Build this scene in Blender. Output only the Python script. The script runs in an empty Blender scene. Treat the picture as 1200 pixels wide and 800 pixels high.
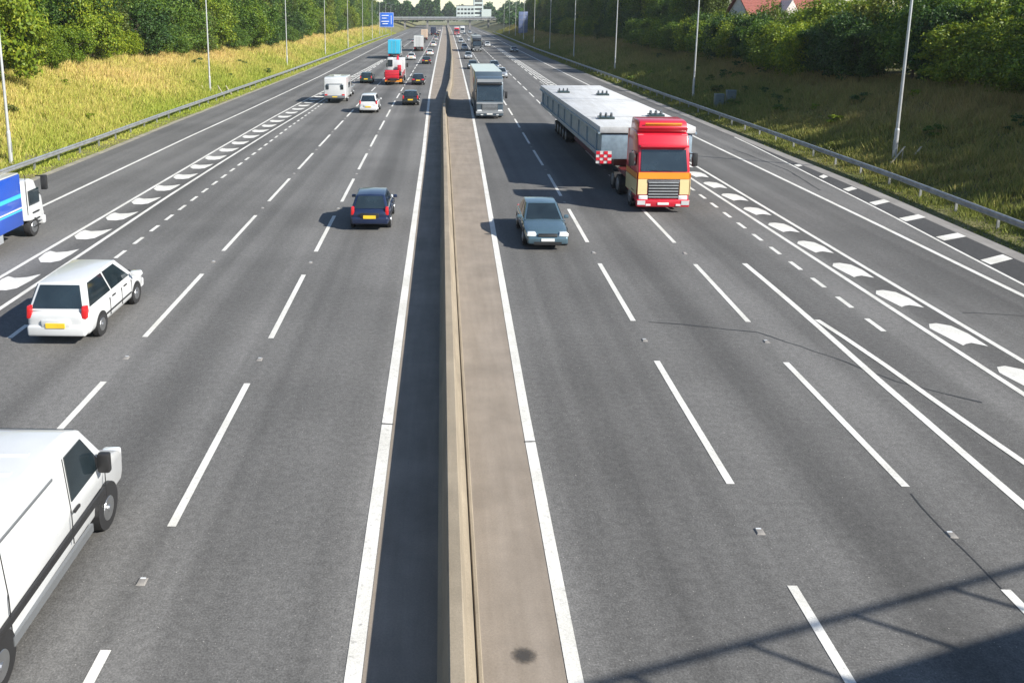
import bpy, bmesh, math, random
import numpy as np
from mathutils import Vector, Matrix
R = math.radians
random.seed(11); rng = np.random.default_rng(11)
sc = bpy.context.scene; col = sc.collection

# ---------------------------------------------------------------- camera
CAM_H = 9.066
TH, PHI = R(11.15), R(1.616)                      # pitch down, yaw to the left of the road axis
cam_d = bpy.data.cameras.new('camera'); cam = bpy.data.objects.new('camera', cam_d); col.objects.link(cam)
c_, s_ = math.cos(TH), math.sin(TH)
fw = Vector((-math.sin(PHI)*c_, math.cos(PHI)*c_, -s_)); rt = Vector((math.cos(PHI), math.sin(PHI), 0)); up = rt.cross(fw)
M3 = Matrix((rt, up, -fw)).transposed()
cam.matrix_world = Matrix.Translation((0, 0, CAM_H)) @ M3.to_4x4()
cam_d.sensor_width = 36; cam_d.lens = 974/1200*36
cam_d.shift_x = (600-490)/1200; cam_d.shift_y = (212-400)/1200
cam_d.clip_end = 6000; cam_d.clip_start = .05
sc.camera = cam
# ---------------------------------------------------------------- sky and sun
SUN = Vector((1.29, -.72, 1.0)).normalized()
w = bpy.data.worlds.new('World'); sc.world = w; w.use_nodes = True
nt = w.node_tree; bg = nt.nodes['Background']
sky = nt.nodes.new('ShaderNodeTexSky'); sky.sky_type = 'NISHITA'; sky.sun_disc = False
sky.sun_elevation = math.asin(SUN.z); sky.sun_rotation = math.atan2(SUN.x, SUN.y)
sky.air_density = 1.0; sky.dust_density = .25; sky.ozone_density = 1.0
nt.links.new(sky.outputs[0], bg.inputs[0]); bg.inputs[1].default_value = .085
sd = bpy.data.lights.new('sun', 'SUN'); sd.energy = 4.6; sd.angle = R(.53); sd.color = (1, .95, .86)
so = bpy.data.objects.new('sun', sd); col.objects.link(so)
so.rotation_euler = (-SUN).to_track_quat('-Z', 'Y').to_euler()
vs = sc.view_settings; vs.view_transform = 'Standard'; vs.look = 'None'; vs.gamma = 1; vs.exposure = 1.02
vs.use_curve_mapping = False

# ---------------------------------------------------------------- helpers
def tag(o, label=None, cat=None, group=None, kind=None):
    if label: o['label'] = label
    if cat: o['category'] = cat
    if group: o['group'] = group
    if kind: o['kind'] = kind
    return o
def empty(name, loc=(0, 0, 0), rz=0):
    o = bpy.data.objects.new(name, None); col.objects.link(o); o.empty_display_size = .2
    o.location = loc; o.rotation_euler = (0, 0, rz); return o
def thing(name, label, cat, loc=(0, 0, 0), rz=0, group=None):
    return tag(empty(name, loc, rz), label, cat, group)
def link_mesh(name, me, parent=None):
    o = bpy.data.objects.new(name, me); col.objects.link(o)
    if parent is not None: o.parent = parent
    return o
def copy_tree(o, parent=None):
    c = o.copy(); col.objects.link(c); c.parent = parent
    for ch in o.children: copy_tree(ch, c)
    return c

class MB:
    def __init__(s): s.v = []; s.f = []
    def add(s, vs_, fs):
        n = len(s.v); s.v += [tuple(p) for p in vs_]; s.f += [tuple(i+n for i in f) for f in fs]; return s
    def box(s, c, d, tx=1, ty=1, rot=None):
        x, y, z = d[0]/2, d[1]/2, d[2]/2
        p = [(-x,-y,-z),(x,-y,-z),(x,y,-z),(-x,y,-z),(-x*tx,-y*ty,z),(x*tx,-y*ty,z),(x*tx,y*ty,z),(-x*tx,y*ty,z)]
        if rot is not None: p = [rot @ Vector(q) for q in p]
        p = [(q[0]+c[0], q[1]+c[1], q[2]+c[2]) for q in p]
        return s.add(p, [(3,2,1,0),(4,5,6,7),(0,1,5,4),(1,2,6,5),(2,3,7,6),(3,0,4,7)])
    def cyl(s, a, b, r0, r1=None, n=10):
        r1 = r0 if r1 is None else r1; a, b = Vector(a), Vector(b); d = (b-a).normalized()
        u = d.orthogonal().normalized(); w_ = d.cross(u); p = []
        for q, r in ((a, r0), (b, r1)):
            p += [q + r*(math.cos(t)*u + math.sin(t)*w_) for t in (2*math.pi*i/n for i in range(n))]
        fs = [(i, (i+1) % n, n+(i+1) % n, n+i) for i in range(n)] + [tuple(range(n-1, -1, -1)), tuple(range(n, 2*n))]
        return s.add(p, fs)
    def tube(s, pts, r, n=6):
        for a, b in zip(pts, pts[1:]): s.cyl(a, b, r, r, n)
        return s
    def prism(s, prof, hw):
        """side profile [(y,z)] extruded across x; hw(y,z) -> half width"""
        n = len(prof)
        p = [(-hw(y, z), y, z) for y, z in prof] + [(hw(y, z), y, z) for y, z in prof]
        fs = [(i, (i+1) % n, n+(i+1) % n, n+i) for i in range(n)] + [tuple(range(n-1, -1, -1)), tuple(range(n, 2*n))]
        return s.add(p, fs)
    def slab(s, q, t):
        """four points, thickened by t along their normal (half each way)"""
        q = [Vector(p) for p in q]; nrm = (q[1]-q[0]).cross(q[3]-q[0]).normalized()*t/2
        return s.add([p-nrm for p in q]+[p+nrm for p in q], [(3,2,1,0),(4,5,6,7),(0,1,5,4),(1,2,6,5),(2,3,7,6),(3,0,4,7)])
    def build(s, name, mat, parent=None, bevel=0, smooth=False, sub=0, seg=2):
        me = bpy.data.meshes.new(name); me.from_pydata(s.v, [], s.f)
        bm = bmesh.new(); bm.from_mesh(me); bmesh.ops.recalc_face_normals(bm, faces=bm.faces)
        if bevel:
            bmesh.ops.bevel(bm, geom=[e for e in bm.edges if e.calc_face_angle(0) > R(18)], offset=bevel, segments=seg, affect='EDGES', profile=.5, clamp_overlap=True)
        bm.to_mesh(me); bm.free()
        if mat is not None: me.materials.append(mat)
        if smooth or bevel: 
            me.polygons.foreach_set('use_smooth', [True]*len(me.polygons))
            if not smooth: me.set_sharp_from_angle(angle=R(40))
        o = link_mesh(name, me, parent)
        if sub:
            m = o.modifiers.new('sub', 'SUBSURF'); m.levels = sub; m.render_levels = sub
        return o

# ---------------------------------------------------------------- materials
MATS = {}
def newmat(name):
    m = bpy.data.materials.new(name); m.use_nodes = True; MATS[name] = m
    return m, m.node_tree, m.node_tree.nodes['Principled BSDF']
def nd(t, kind, **kw):
    n = t.nodes.new(kind)
    for k, v in kw.items():
        if k in n.inputs: n.inputs[k].default_value = v
        else: setattr(n, k, v)
    return n
def noise(t, scale, detail=3, rough=.55, vec=None, mapscale=None):
    n = nd(t, 'ShaderNodeTexNoise'); n.inputs['Scale'].default_value = scale; n.inputs['Detail'].default_value = detail; n.inputs['Roughness'].default_value = rough
    if vec is None: vec = nd(t, 'ShaderNodeTexCoord').outputs['Object']
    if mapscale:
        mp = nd(t, 'ShaderNodeMapping'); mp.inputs['Scale'].default_value = mapscale; t.links.new(vec, mp.inputs[0]); vec = mp.outputs[0]
    t.links.new(vec, n.inputs['Vector']); return n.outputs['Fac']
def ramp(t, fac, stops):
    r = nd(t, 'ShaderNodeValToRGB'); cr = r.color_ramp
    while len(cr.elements) < len(stops): cr.elements.new(.5)
    for e, (p, c) in zip(cr.elements, stops): e.position = p; e.color = (*c, 1) if len(c) == 3 else c
    t.links.new(fac, r.inputs[0]); return r.outputs[0]
def mix(t, a, b, fac, mode='MIX'):
    m = nd(t, 'ShaderNodeMix', data_type='RGBA', blend_type=mode)
    for sock, v in ((m.inputs[0], fac), (m.inputs[6], a), (m.inputs[7], b)):
        if hasattr(v, 'is_output'): t.links.new(v, sock)
        elif isinstance(v, (int, float)): sock.default_value = v
        else: sock.default_value = (*v, 1)
    return m.outputs[2]
def bump(t, b, h, strength=.2, dist=.02):
    n = nd(t, 'ShaderNodeBump'); n.inputs['Strength'].default_value = strength; n.inputs['Distance'].default_value = dist
    t.links.new(h, n.inputs['Height']); t.links.new(n.outputs[0], b.inputs['Normal'])
def simple(name, c, rough=.5, metal=0, var=.12, scale=3, coat=0, spec=.5, bmp=0):
    m, t, b = newmat(name)
    f = noise(t, scale, 4)
    lo = tuple(x*(1-var) for x in c); hi = tuple(min(1, x*(1+var)) for x in c)
    t.links.new(ramp(t, f, [(.3, lo), (.7, hi)]), b.inputs['Base Color'])
    b.inputs['Roughness'].default_value = rough; b.inputs['Metallic'].default_value = metal
    b.inputs['Coat Weight'].default_value = coat; b.inputs['Coat Roughness'].default_value = .08
    b.inputs['Specular IOR Level'].default_value = spec
    if bmp: bump(t, b, noise(t, scale*12, 4), bmp)
    return m
def road_mat(name, base, speck=.35, rough=.85, streak=.16, x0=None):
    m, t, b = newmat(name)
    fine = noise(t, 30, 3, .8); mid = noise(t, 7, 4, .6); big = noise(t, .12, 4, .6)
    lane = noise(t, 1, 2, .5, mapscale=(.85, .012, 1)); fleck = noise(t, 26, 1, .5, mapscale=(1, 1, 1))
    c = ramp(t, fine, [(.33, tuple(x*(1-speck) for x in base)), (.5, base), (.67, tuple(x*(1+speck*1.3) for x in base))])
    c = mix(t, c, ramp(t, mid, [(.35, (.85,)*3), (.65, (1.12,)*3)]), 1, 'MULTIPLY')
    c = mix(t, c, ramp(t, big, [(.38, (.86,)*3), (.62, (1.1,)*3)]), 1, 'MULTIPLY')
    c = mix(t, c, ramp(t, lane, [(.40, (1-streak,)*3), (.60, (1+streak*.8,)*3)]), 1, 'MULTIPLY')
    if x0 is not None:   # paler untravelled strips under the lane lines, darker oily lane middles
        sx = nd(t, 'ShaderNodeSeparateXYZ'); t.links.new(nd(t, 'ShaderNodeTexCoord').outputs['Object'], sx.inputs[0])
        ph = nd(t, 'ShaderNodeMath', operation='MULTIPLY_ADD'); t.links.new(sx.outputs[0], ph.inputs[0]); ph.inputs[1].default_value = 2*math.pi/3.68; ph.inputs[2].default_value = -2*math.pi*x0/3.68
        co = nd(t, 'ShaderNodeMath', operation='COSINE'); t.links.new(ph.outputs[0], co.inputs[0])
        mr = nd(t, 'ShaderNodeMapRange'); t.links.new(co.outputs[0], mr.inputs[0]); mr.inputs[1].default_value = -1; mr.inputs[2].default_value = 1
        c = mix(t, c, ramp(t, mr.outputs[0], [(0, (.88,)*3), (.45, (1.0,)*3), (1, (1.08,)*3)]), 1, 'MULTIPLY')
    c = mix(t, c, (.5, .48, .44), ramp(t, fleck, [(.735, (0,)*3), (.78, (.55,)*3)]), 'MIX')
    t.links.new(c, b.inputs['Base Color']); b.inputs['Roughness'].default_value = rough
    b.inputs['Specular IOR Level'].default_value = .3
    bump(t, b, fine, .5, .012); return m
asphalt = road_mat('asphalt', (.118, .116, .113), x0=-4.9)
asphalt_r = road_mat('asphalt_lighter', (.112, .110, .107), x0=5.9)
asphalt_new = road_mat('asphalt_new', (.052, .052, .053), .3, .85, .08)
crack_m = simple('bitumen_seal', (.035, .034, .033), .55)
def concrete(name, base, st=.22, scale=.6):
    m, t, b = newmat(name)
    a = noise(t, scale, 6, .65); f = noise(t, 30, 4, .7); s = noise(t, 1, 3, .6, mapscale=(3.2, .25, 3))
    c = ramp(t, a, [(.3, tuple(x*(1-st) for x in base)), (.7, tuple(x*(1+st*.6) for x in base))])
    c = mix(t, c, ramp(t, f, [(.3, (.86,)*3), (.7, (1.1,)*3)]), 1, 'MULTIPLY')
    c = mix(t, c, ramp(t, s, [(.33, (.90, .89, .87)), (.62, (1.04,)*3)]), 1, 'MULTIPLY')
    t.links.new(c, b.inputs['Base Color']); b.inputs['Roughness'].default_value = .88
    bump(t, b, f, .3, .01); return m
conc = concrete('reserve_concrete', (.235, .2, .165)); conc_b = concrete('barrier_concrete', (.255, .215, .16)); conc_g = concrete('channel_concrete', (.22, .21, .20)); conc_l = concrete('dusty_edge_concrete', (.27, .25, .20), .4, 1.2)
m, t, b = newmat('road_paint')
wear = noise(t, 9, 6, .75); grit = noise(t, 45, 3, .7)
big = noise(t, .7, 4, .6)
c = mix(t, ramp(t, big, [(.35, (.54, .53, .49)), (.65, (.68, .67, .64))]), (.24, .23, .22), ramp(t, wear, [(.55, (0,)*3), (.72, (.8,)*3)]))
c = mix(t, c, ramp(t, grit, [(.35, (.80,)*3), (.6, (1.04,)*3)]), 1, 'MULTIPLY')
t.links.new(c, b.inputs['Base Color']); b.inputs['Roughness'].default_value = .7; paint = m
galv = simple('galvanised_steel', (.46, .47, .47), .42, .75, .2, 2.5, bmp=.05)
galv_d = simple('weathered_steel', (.34, .35, .35), .55, .6, .25, 2.5)
lampm = simple('lamp_column_steel', (.50, .51, .51), .45, .45, .12, 1.5)
black = simple('black_plastic', (.018, .018, .019), .5); tyre_m = simple('tyre_rubber', (.02, .02, .021), .85, bmp=.1)
rim_m = simple('alloy', (.42, .43, .44), .3, .9); chrome = simple('chrome', (.62, .63, .65), .15, 1, .03)
glass, t, b = newmat('vehicle_glass'); b.inputs['Base Color'].default_value = (.012, .02, .026, 1); b.inputs['Roughness'].default_value = .06; b.inputs['IOR'].default_value = 1.75
f_ = noise(t, 1.2, 2); t.links.new(ramp(t, f_, [(.3, (.010, .016, .02)), (.7, (.02, .032, .04))]), b.inputs['Base Color'])
def carpaint(name, c, metal=.0, rough=.32): return simple(name, c, rough, metal, .05, 1.5, coat=.7)
P = dict(white=carpaint('white_paint', (.52, .53, .535)), navy=carpaint('navy_paint', (.012, .022, .06), .2), teal=carpaint('teal_paint', (.09, .15, .19), .4, .25), black=carpaint('black_paint', (.016, .018, .02)), green=carpaint('dark_green_paint', (.015, .03, .028)), red=carpaint('red_paint', (.52, .012, .03)), silver=carpaint('silver_paint', (.42, .44, .46), .5), slate=carpaint('slate_paint', (.07, .10, .13), .2), cream=carpaint('cream_paint', (.68, .58, .30)), orange=carpaint('orange_paint', (.75, .27, .02)), blue=carpaint('blue_paint', (.01, .07, .42)), cyan=carpaint('cyan_paint', (.04, .42, .62)), grey=carpaint('grey_paint', (.16, .17, .18), .3), yellow=carpaint('yellow_paint', (.75, .48, .03)), lblue=carpaint('light_blue_paint', (.12, .36, .62)), beige=carpaint('beige_paint', (.55, .42, .32)), brownred=carpaint('maroon_paint', (.16, .03, .03)))
lensr = simple('red_lens', (.5, .012, .015), .2, coat=.5); lensw = simple('clear_lens', (.78, .8, .8), .12, .2, .04, 4, 1); lensa = simple('amber_lens', (.8, .28, .02), .2)
plate_y = simple('yellow_plate', (.72, .48, .03), .5); plate_w = simple('white_plate', (.75, .75, .72), .5)
alu = simple('aluminium', (.46, .48, .5), .4, .5, .12)
load_m = concrete('load_slab_concrete', (.50, .51, .52), .1, .5); bluegrey = simple('bluegrey_steel', (.22, .29, .35), .5, .1, .18)
sign_blue = simple('sign_blue', (.01, .12, .60), .45, var=.04); sign_white = simple('sign_white', (.8, .8, .8), .5, var=.03); sign_back = simple('sign_back_grey', (.13, .17, .30), .5)
cab_m = simple('cabinet_grey', (.10, .135, .14), .6)  # shade on the cabinets is put into this darkened grey
timber = simple('pale_timber', (.42, .37, .27), .8, var=.25, scale=8)
bark = simple('bark', (.075, .055, .04), .9, var=.4, scale=6, bmp=.4)
def leafmat(name, dark, light, tip):
    m, t, b = newmat(name)
    g = nd(t, 'ShaderNodeNewGeometry'); oi = nd(t, 'ShaderNodeObjectInfo')
    c = ramp(t, g.outputs['Random Per Island'], [(0, dark), (.6, light), (1, tip)])
    c = mix(t, c, ramp(t, oi.outputs['Random'], [(0, (.70, .82, .75)), (.5, (1, 1, 1)), (1, (1.2, 1.18, .8))]), 1, 'MULTIPLY')
    t.links.new(c, b.inputs['Base Color']); b.inputs['Roughness'].default_value = .5; b.inputs['Specular IOR Level'].default_value = .25
    tr = nd(t, 'ShaderNodeBsdfTranslucent'); t.links.new(mix(t, c, (1.25, 1.2, .5), 1, 'MULTIPLY'), tr.inputs[0])
    mx = nd(t, 'ShaderNodeMixShader'); mx.inputs[0].default_value = .3
    out = t.nodes['Material Output']; t.links.new(b.outputs[0], mx.inputs[1]); t.links.new(tr.outputs[0], mx.inputs[2]); t.links.new(mx.outputs[0], out.inputs[0])
    return m
leaf = dict(bright=leafmat('leaf_bright', (.085, .14, .012), (.165, .23, .018), (.29, .32, .03)), mid=leafmat('leaf_mid', (.045, .095, .014), (.09, .16, .02), (.16, .23, .03)), deep=leafmat('leaf_deep', (.022, .055, .016), (.045, .095, .02), (.085, .15, .03)), olive=leafmat('leaf_olive', (.06, .08, .02), (.115, .14, .026), (.19, .21, .045)))

# ---------------------------------------------------------------- the lines of the motorway: lateral position X (m) at distance Y (m)
T = {
 'L1': [(-60,-1.17),(56,-1.21),(96,-1.42),(121,-1.38),(194,-1.17),(326,-.68),(622,.36),(1000,1.4)],
 'A': [(-60,-4.82),(20,-4.86),(35,-4.94),(60,-5.05),(90,-5.12),(125,-4.95),(219,-4.5),(326,-4.1),(622,-3.0),(1000,-2)],
 'B': [(-60,-8.48),(20,-8.52),(35,-8.61),(60,-8.72),(90,-8.8),(125,-8.62),(219,-8.15),(326,-7.7),(622,-6.5),(1000,-5.4)],
 'D': [(-60,-12.3),(24,-12.4),(35,-12.51),(47,-12.6),(68,-12.75),(90,-12.7),(130,-12.5),(219,-12.0),(326,-11.6),(622,-10.3),(1000,-9)],
 'Ci': [(-60,-13.9),(25,-13.95),(41,-14.06),(52,-13.97),(67,-13.75),(84,-13.3),(130,-13.0),(185,-12.5)],
 'Co': [(-60,-15.65),(58,-15.62),(76,-15.5),(88,-15.25),(102,-14.7),(130,-14.0),(185,-12.7)],
 'E': [(-60,-19.5),(63,-19.45),(79,-19.25),(129,-18.95),(206,-19.4),(300,-20.2),(622,-21),(1000,-20)],
 'F': [(-60,-23.1),(57,-23.35),(72,-23.55),(129,-23.4),(206,-23.9),(300,-25),(622,-26),(1000,-25)],
 'M': [(-60,.27),(50,.24),(75,.22),(84,.30),(92,.55),(113,1.2),(182,2.2),(326,3.2),(457,3.7),(622,4.3),(1000,5.2)],
 'R1': [(-60,1.9),(10,1.91),(18,1.98),(29,2.16),(56,2.62),(91,3.13),(158,3.74),(228,4.44),(400,5.6),(622,6.8),(1000,8)],
 'R2': [(-60,5.6),(10,5.72),(20,5.8),(30,5.95),(39,6.13),(48,6.29),(60,6.42),(84,6.75),(158,7.4),(228,8.0),(400,9.2),(622,10.4),(1000,11.6)],
 'R3': [(-60,9.0),(12,9.14),(21,9.24),(30,9.5),(38,9.66),(78,10.4),(98,10.65),(132,11.0),(228,11.8),(400,12.9),(622,14.1),(1000,15.3)],
 'D2': [(-60,12.7),(24,13.04),(28,13.13),(35,13.29),(43,13.46),(80,13.75),(119,14.0),(158,14.8),(254,16.2),(400,17.2),(622,18.4),(1000,19.6)],
 'Ci2': [(-60,14.3),(46,14.3),(80,14.32),(119,14.45),(158,15.2),(254,16.6)],
 'Co2': [(-60,15.6),(30,15.65),(51,15.78),(90,15.6),(119,15.5),(158,16.0),(254,17.2)],
 'E2': [(-60,19.1),(27,19.31),(37,19.44),(61,19.52),(100,19.8),(158,20.4),(254,21.6),(429,24),(700,26),(1000,28)],
 'Th': [(10,19.4),(28,20.11),(33,20.49),(39,21.0),(48,21.57),(53,21.93),(60,22.37),(66,22.6)],
 'F2': [(-60,22.3),(20,22.35),(31,22.65),(45,23.2),(80,23.4),(150,23.8),(228,24.3),(429,27.6),(700,30),(1000,32)],
}
def lx(n, y): a = T[n]; return float(np.interp(y, [p[0] for p in a], [p[1] for p in a]))
def stations(a, b):
    y = a; out = []
    while y < b - 1e-6:
        out.append(y); y += 2.0 if y < 130 else (5 if y < 330 else 15)
    return out + [b]
YN, YF = -50, 950
def sheet(name, fa, fb, z, mat, a=YN, b=YF, parent=None, thick=0, n=1):
    ys = stations(a, b); v = []; f = []; k = n+1
    for y in ys:
        xa, xb = fa(y), fb(y)
        v += [(xa+(xb-xa)*i/n, y, z) for i in range(k)]
    for j in range(len(ys)-1):
        f += [(j*k+i, j*k+i+1, (j+1)*k+i+1, (j+1)*k+i) for i in range(n)]
    me = bpy.data.meshes.new(name); me.from_pydata(v, [], f); me.materials.append(mat)
    return link_mesh(name, me, parent)
def bank(d):
    """height of the cutting at distance d outside the edge of the asphalt"""
    return float(np.interp(d, [0, .4, 2.2, 13, 18, 60, 200, 800], [-.02, .02, .12, 3.9, 4.7, 6.5, 9, 12]))
def tz(x, y):
    l, r = lx('F', y), lx('F2', y)
    d = l-x if x < l else (x-r if x > r else -1)
    if d < 0: return -.08
    z = bank(d)
    if d > 2.5: z += .22*math.sin(x*.55+y*.13)*math.sin(y*.21+x*.2)*min(1, (d-2.5)/4)
    return z

# ================================================================ THE SETTING
ds = [0, .4, 1.2, 2.2, 3.5, 5, 7, 9, 11, 13, 15, 18, 24, 34, 48, 75, 130, 260, 600, 1500]
ys = [-400, -150] + stations(-50, 950) + [1100, 1400, 2000, 3200]
v = []; f = []; k = 2*len(ds)
for y in ys:
    l, r = lx('F', y), lx('F2', y)
    row = [l-d for d in reversed(ds)] + [r+d for d in ds]
    v += [(x, y, tz(x, y) if not (l <= x <= r) else -.03) for x in row]
for j in range(len(ys)-1):
    f += [(j*k+i, j*k+i+1, (j+1)*k+i+1, (j+1)*k+i) for i in range(k-1)]
me = bpy.data.meshes.new('ground'); me.from_pydata(v, [], f); me.polygons.foreach_set('use_smooth', [True]*len(me.polygons))
m, t, b = newmat('verge_soil_and_turf')
c = ramp(t, noise(t, .35, 6, .65), [(.3, (.06, .075, .02)), (.5, (.13, .125, .04)), (.7, (.20, .16, .075))])
c = mix(t, c, ramp(t, noise(t, 6, 5, .7), [(.3, (.6,)*3), (.7, (1.25,)*3)]), 1, 'MULTIPLY')
t.links.new(c, b.inputs['Base Color']); b.inputs['Roughness'].default_value = .95; bump(t, b, noise(t, 9, 5), .8, .1)
me.materials.append(m); ground = tag(link_mesh('ground', me), 'grassy motorway cutting rising on both sides of the road', 'ground', kind='structure')

roadL = sheet('road_left', lambda y: lx('F', y), lambda y: lx('L1', y)+.13, 0, asphalt); tag(roadL, 'grey asphalt carriageway left of the central barrier', 'road', kind='structure')
roadR = sheet('road_right', lambda y: lx('R1', y)-.12, lambda y: lx('F2', y), 0, asphalt_r); tag(roadR, 'grey asphalt carriageway right of the central barrier', 'road', kind='structure')
res = sheet('central_reserve', lambda y: lx('L1', y)+.13, lambda y: lx('R1', y)-.12, 0, conc); tag(res, 'beige concrete strip under the central barrier', 'pavement', kind='structure')
sh = sheet('dark_shoulder', lambda y: lx('Th', y)+.06, lambda y: lx('F2', y)-.75, .004, asphalt_new, 14, 66, roadR)
sheet('drain_channel', lambda y: lx('F2', y)-.72, lambda y: lx('F2', y)-.05, .006, conc_g, 10, 130, roadR)
sheet('edge_channel', lambda y: lx('F', y)-.12, lambda y: lx('F', y)+.38, .006, conc_l, 10, 420, roadL, n=1)
# --- painted markings, each its own piece
def line(nm, parent, wd, a, b, name='edge_line', z=.009, off=0): return sheet(name, lambda y: lx(nm, y)-wd/2+off, lambda y: lx(nm, y)+wd/2+off, z, paint, a, b, parent)
line('L1', roadL, .24, -20, 900); line('E', roadL, .2, -20, 500); line('R1', roadR, .22, -20, 900); line('E2', roadR, .2, -20, 600)
line('Ci', roadL, .17, 0, 180, 'hatch_border_line'); line('Co', roadL, .17, 0, 180, 'hatch_border_line')
line('Ci2', roadR, .17, 0, 250, 'hatch_border_line'); line('Co2', roadR, .17, 0, 250, 'hatch_border_line'); line('Th', roadR, .13, 14, 64, 'shoulder_line', .012)
for nm, par, y0 in (('A', roadL, 4.45), ('B', roadL, 4.45), ('R2', roadR, 6.15), ('R3', roadR, 6.15)):
    y = y0
    while y < 620:
        line(nm, par, .16 if y < 150 else .2, y, y+6, 'lane_dash'); y += 9
for nm, par, a, b in (('D', roadL, 16.2, 120), ('D2', roadR, 23.5, 120)):
    y = a
    while y < b: line(nm, par, .16, y, y+1.05, 'short_dash'); y += 2.02
y = 124
while y < 400: line('D', roadL, .2, y, y+6, 'lane_dash'); line('D2', roadR, .2, y, y+6, 'lane_dash'); y += 9
T['Ra'] = [(-20,10.8),(15,11.06),(20,11.16),(24,11.29),(27,11.36),(30.3,11.38)]; T['Rb'] = [(-20,14.6),(10,12.6),(16,12.13),(18,11.97),(20,11.86),(22,11.76),(24.6,11.46)]
line('Ra', roadR, .19, -10, 30.3, 'diverging_line'); line('Rb', roadR, .17, 3, 24.4, 'diverging_line', .012)
SHR = [(-.51,.4),(-.3,.75),(0,.82),(.36,.6),(.48,0),(.43,-.95),(.2,-.78),(.08,-.7),(-.15,-.78),(-.33,-.9),(-.42,-.3)]
SHL = [(-.63,-.3),(-.69,.4),(-.62,.7),(-.28,.5),(.13,.6),(.48,.95),(.47,.2),(.37,-.6),(.1,-.82),(-.3,-.8)]
def blob_mesh(pts, z):
    me = bpy.data.meshes.new('hatch_mark'); me.from_pydata([(p[0], p[1], z) for p in pts], [], [tuple(range(len(pts)))]); me.materials.append(paint); return me
for pts, par, a, b, st, ca, cb in ((SHL, roadL, 14.2, 175, 3.27, 'Ci', 'Co'), (SHR, roadR, 4.6, 250, 3.13, 'Ci2', 'Co2')):
    base_me = blob_mesh(pts, .009); y = a
    while y < b:
        o = link_mesh('hatch_mark', base_me, par); x0, x1 = lx(ca, y), lx(cb, y)
        o.location = ((x0+x1)/2, y, 0); s = min(1, (abs(x1-x0)-.22)/1.3); o.scale = (max(.15, s)*random.uniform(.95, 1.03), random.uniform(.94, 1.04), 1); o.rotation_euler.z = R(random.uniform(-2, 2)); y += st
for (x0, y0, x1, y1) in [(21.55,44.0,22.36,44.7),(21.3,40.7,22.43,41.5),(21.0,37.4,22.33,38.2),(20.78,34.1,22.1,34.8),(20.5,30.7,21.85,31.5),(20.2,27.4,21.6,28.0),(21.85,47.6,22.4,48.2),(22.0,51.4,22.45,51.8)]:
    me = bpy.data.meshes.new('shoulder_bar'); h = .3; me.from_pydata([(x0,y0-h,.012),(x1,y1-h,.012),(x1,y1+h,.012),(x0,y0+h,.012)], [], [(0,1,2,3)]); me.materials.append(paint); link_mesh('shoulder_bar', me, roadR)
# --- sealed cracks and seams
def ribbon(name, pts, wd, mat, parent, z=.006, jit=.03):
    out = []; 
    for (a, b) in zip(pts, pts[1:]):
        n = max(2, int(math.dist(a, b)/.4))
        out += [(a[0]+(b[0]-a[0])*i/n+random.uniform(-jit, jit), a[1]+(b[1]-a[1])*i/n+random.uniform(-jit, jit)) for i in range(n)]
    out.append(pts[-1]); v = []; f = []
    for i, p in enumerate(out):
        q = out[min(i+1, len(out)-1)]; o_ = out[max(i-1, 0)]; d = Vector((q[0]-o_[0], q[1]-o_[1])).normalized(); nn = Vector((-d.y, d.x))*wd*random.uniform(.25, .6)
        v += [(p[0]-nn.x, p[1]-nn.y, z), (p[0]+nn.x, p[1]+nn.y, z)]
    f = [(2*i, 2*i+1, 2*i+3, 2*i+2) for i in range(len(out)-1)]
    me = bpy.data.meshes.new(name); me.from_pydata(v, [], f); me.materials.append(mat); return link_mesh(name, me, parent)
ribbon('sealed_crack', [(6.3,24.1),(7.3,23.9),(9.3,23.3),(10.6,21.6),(11.6,20.0),(13,18.9)], .06, crack_m, roadR)
ribbon('sealed_crack', [(16.3,25.2),(18.2,24.9),(19.4,23.6)], .05, crack_m, roadR)
ribbon('seam', [(9.12,14.9),(9.06,13.6),(9.1,12.2),(9.0,9)], .03, crack_m, roadR)
ribbon('sealed_crack', [(20.4,58),(20.9,50),(20.2,44)], .12, asphalt_new, roadR)
ribbon('sealed_crack', [(-1.05,17.4),(-1.32,17.43)], .06, crack_m, roadL, .013, 0); ribbon('sealed_crack', [(1.85,16.7),(2.1,16.72)], .05, crack_m, roadR, .013, 0)
# --- road studs in the gaps between dashes
stud_me = MB().box((0,0,.012), (.16,.2,.024), .7, .7).build('road_stud', conc_g, roadL, bevel=.004)
refl = MB().box((0,.06,.02), (.09,.03,.014)).build('reflector', lensw, stud_me)
first = True
for nm, par, y0 in (('A', roadL, 11.95), ('B', roadL, 11.95), ('R2', roadR, 13.6), ('R3', roadR, 13.6)):
    y = y0
    while y < 80:
        o = stud_me if first else copy_tree(stud_me, par); first = False
        o.location = (lx(nm, y)+random.uniform(-.02, .02), y, .002); y += 9

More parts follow.
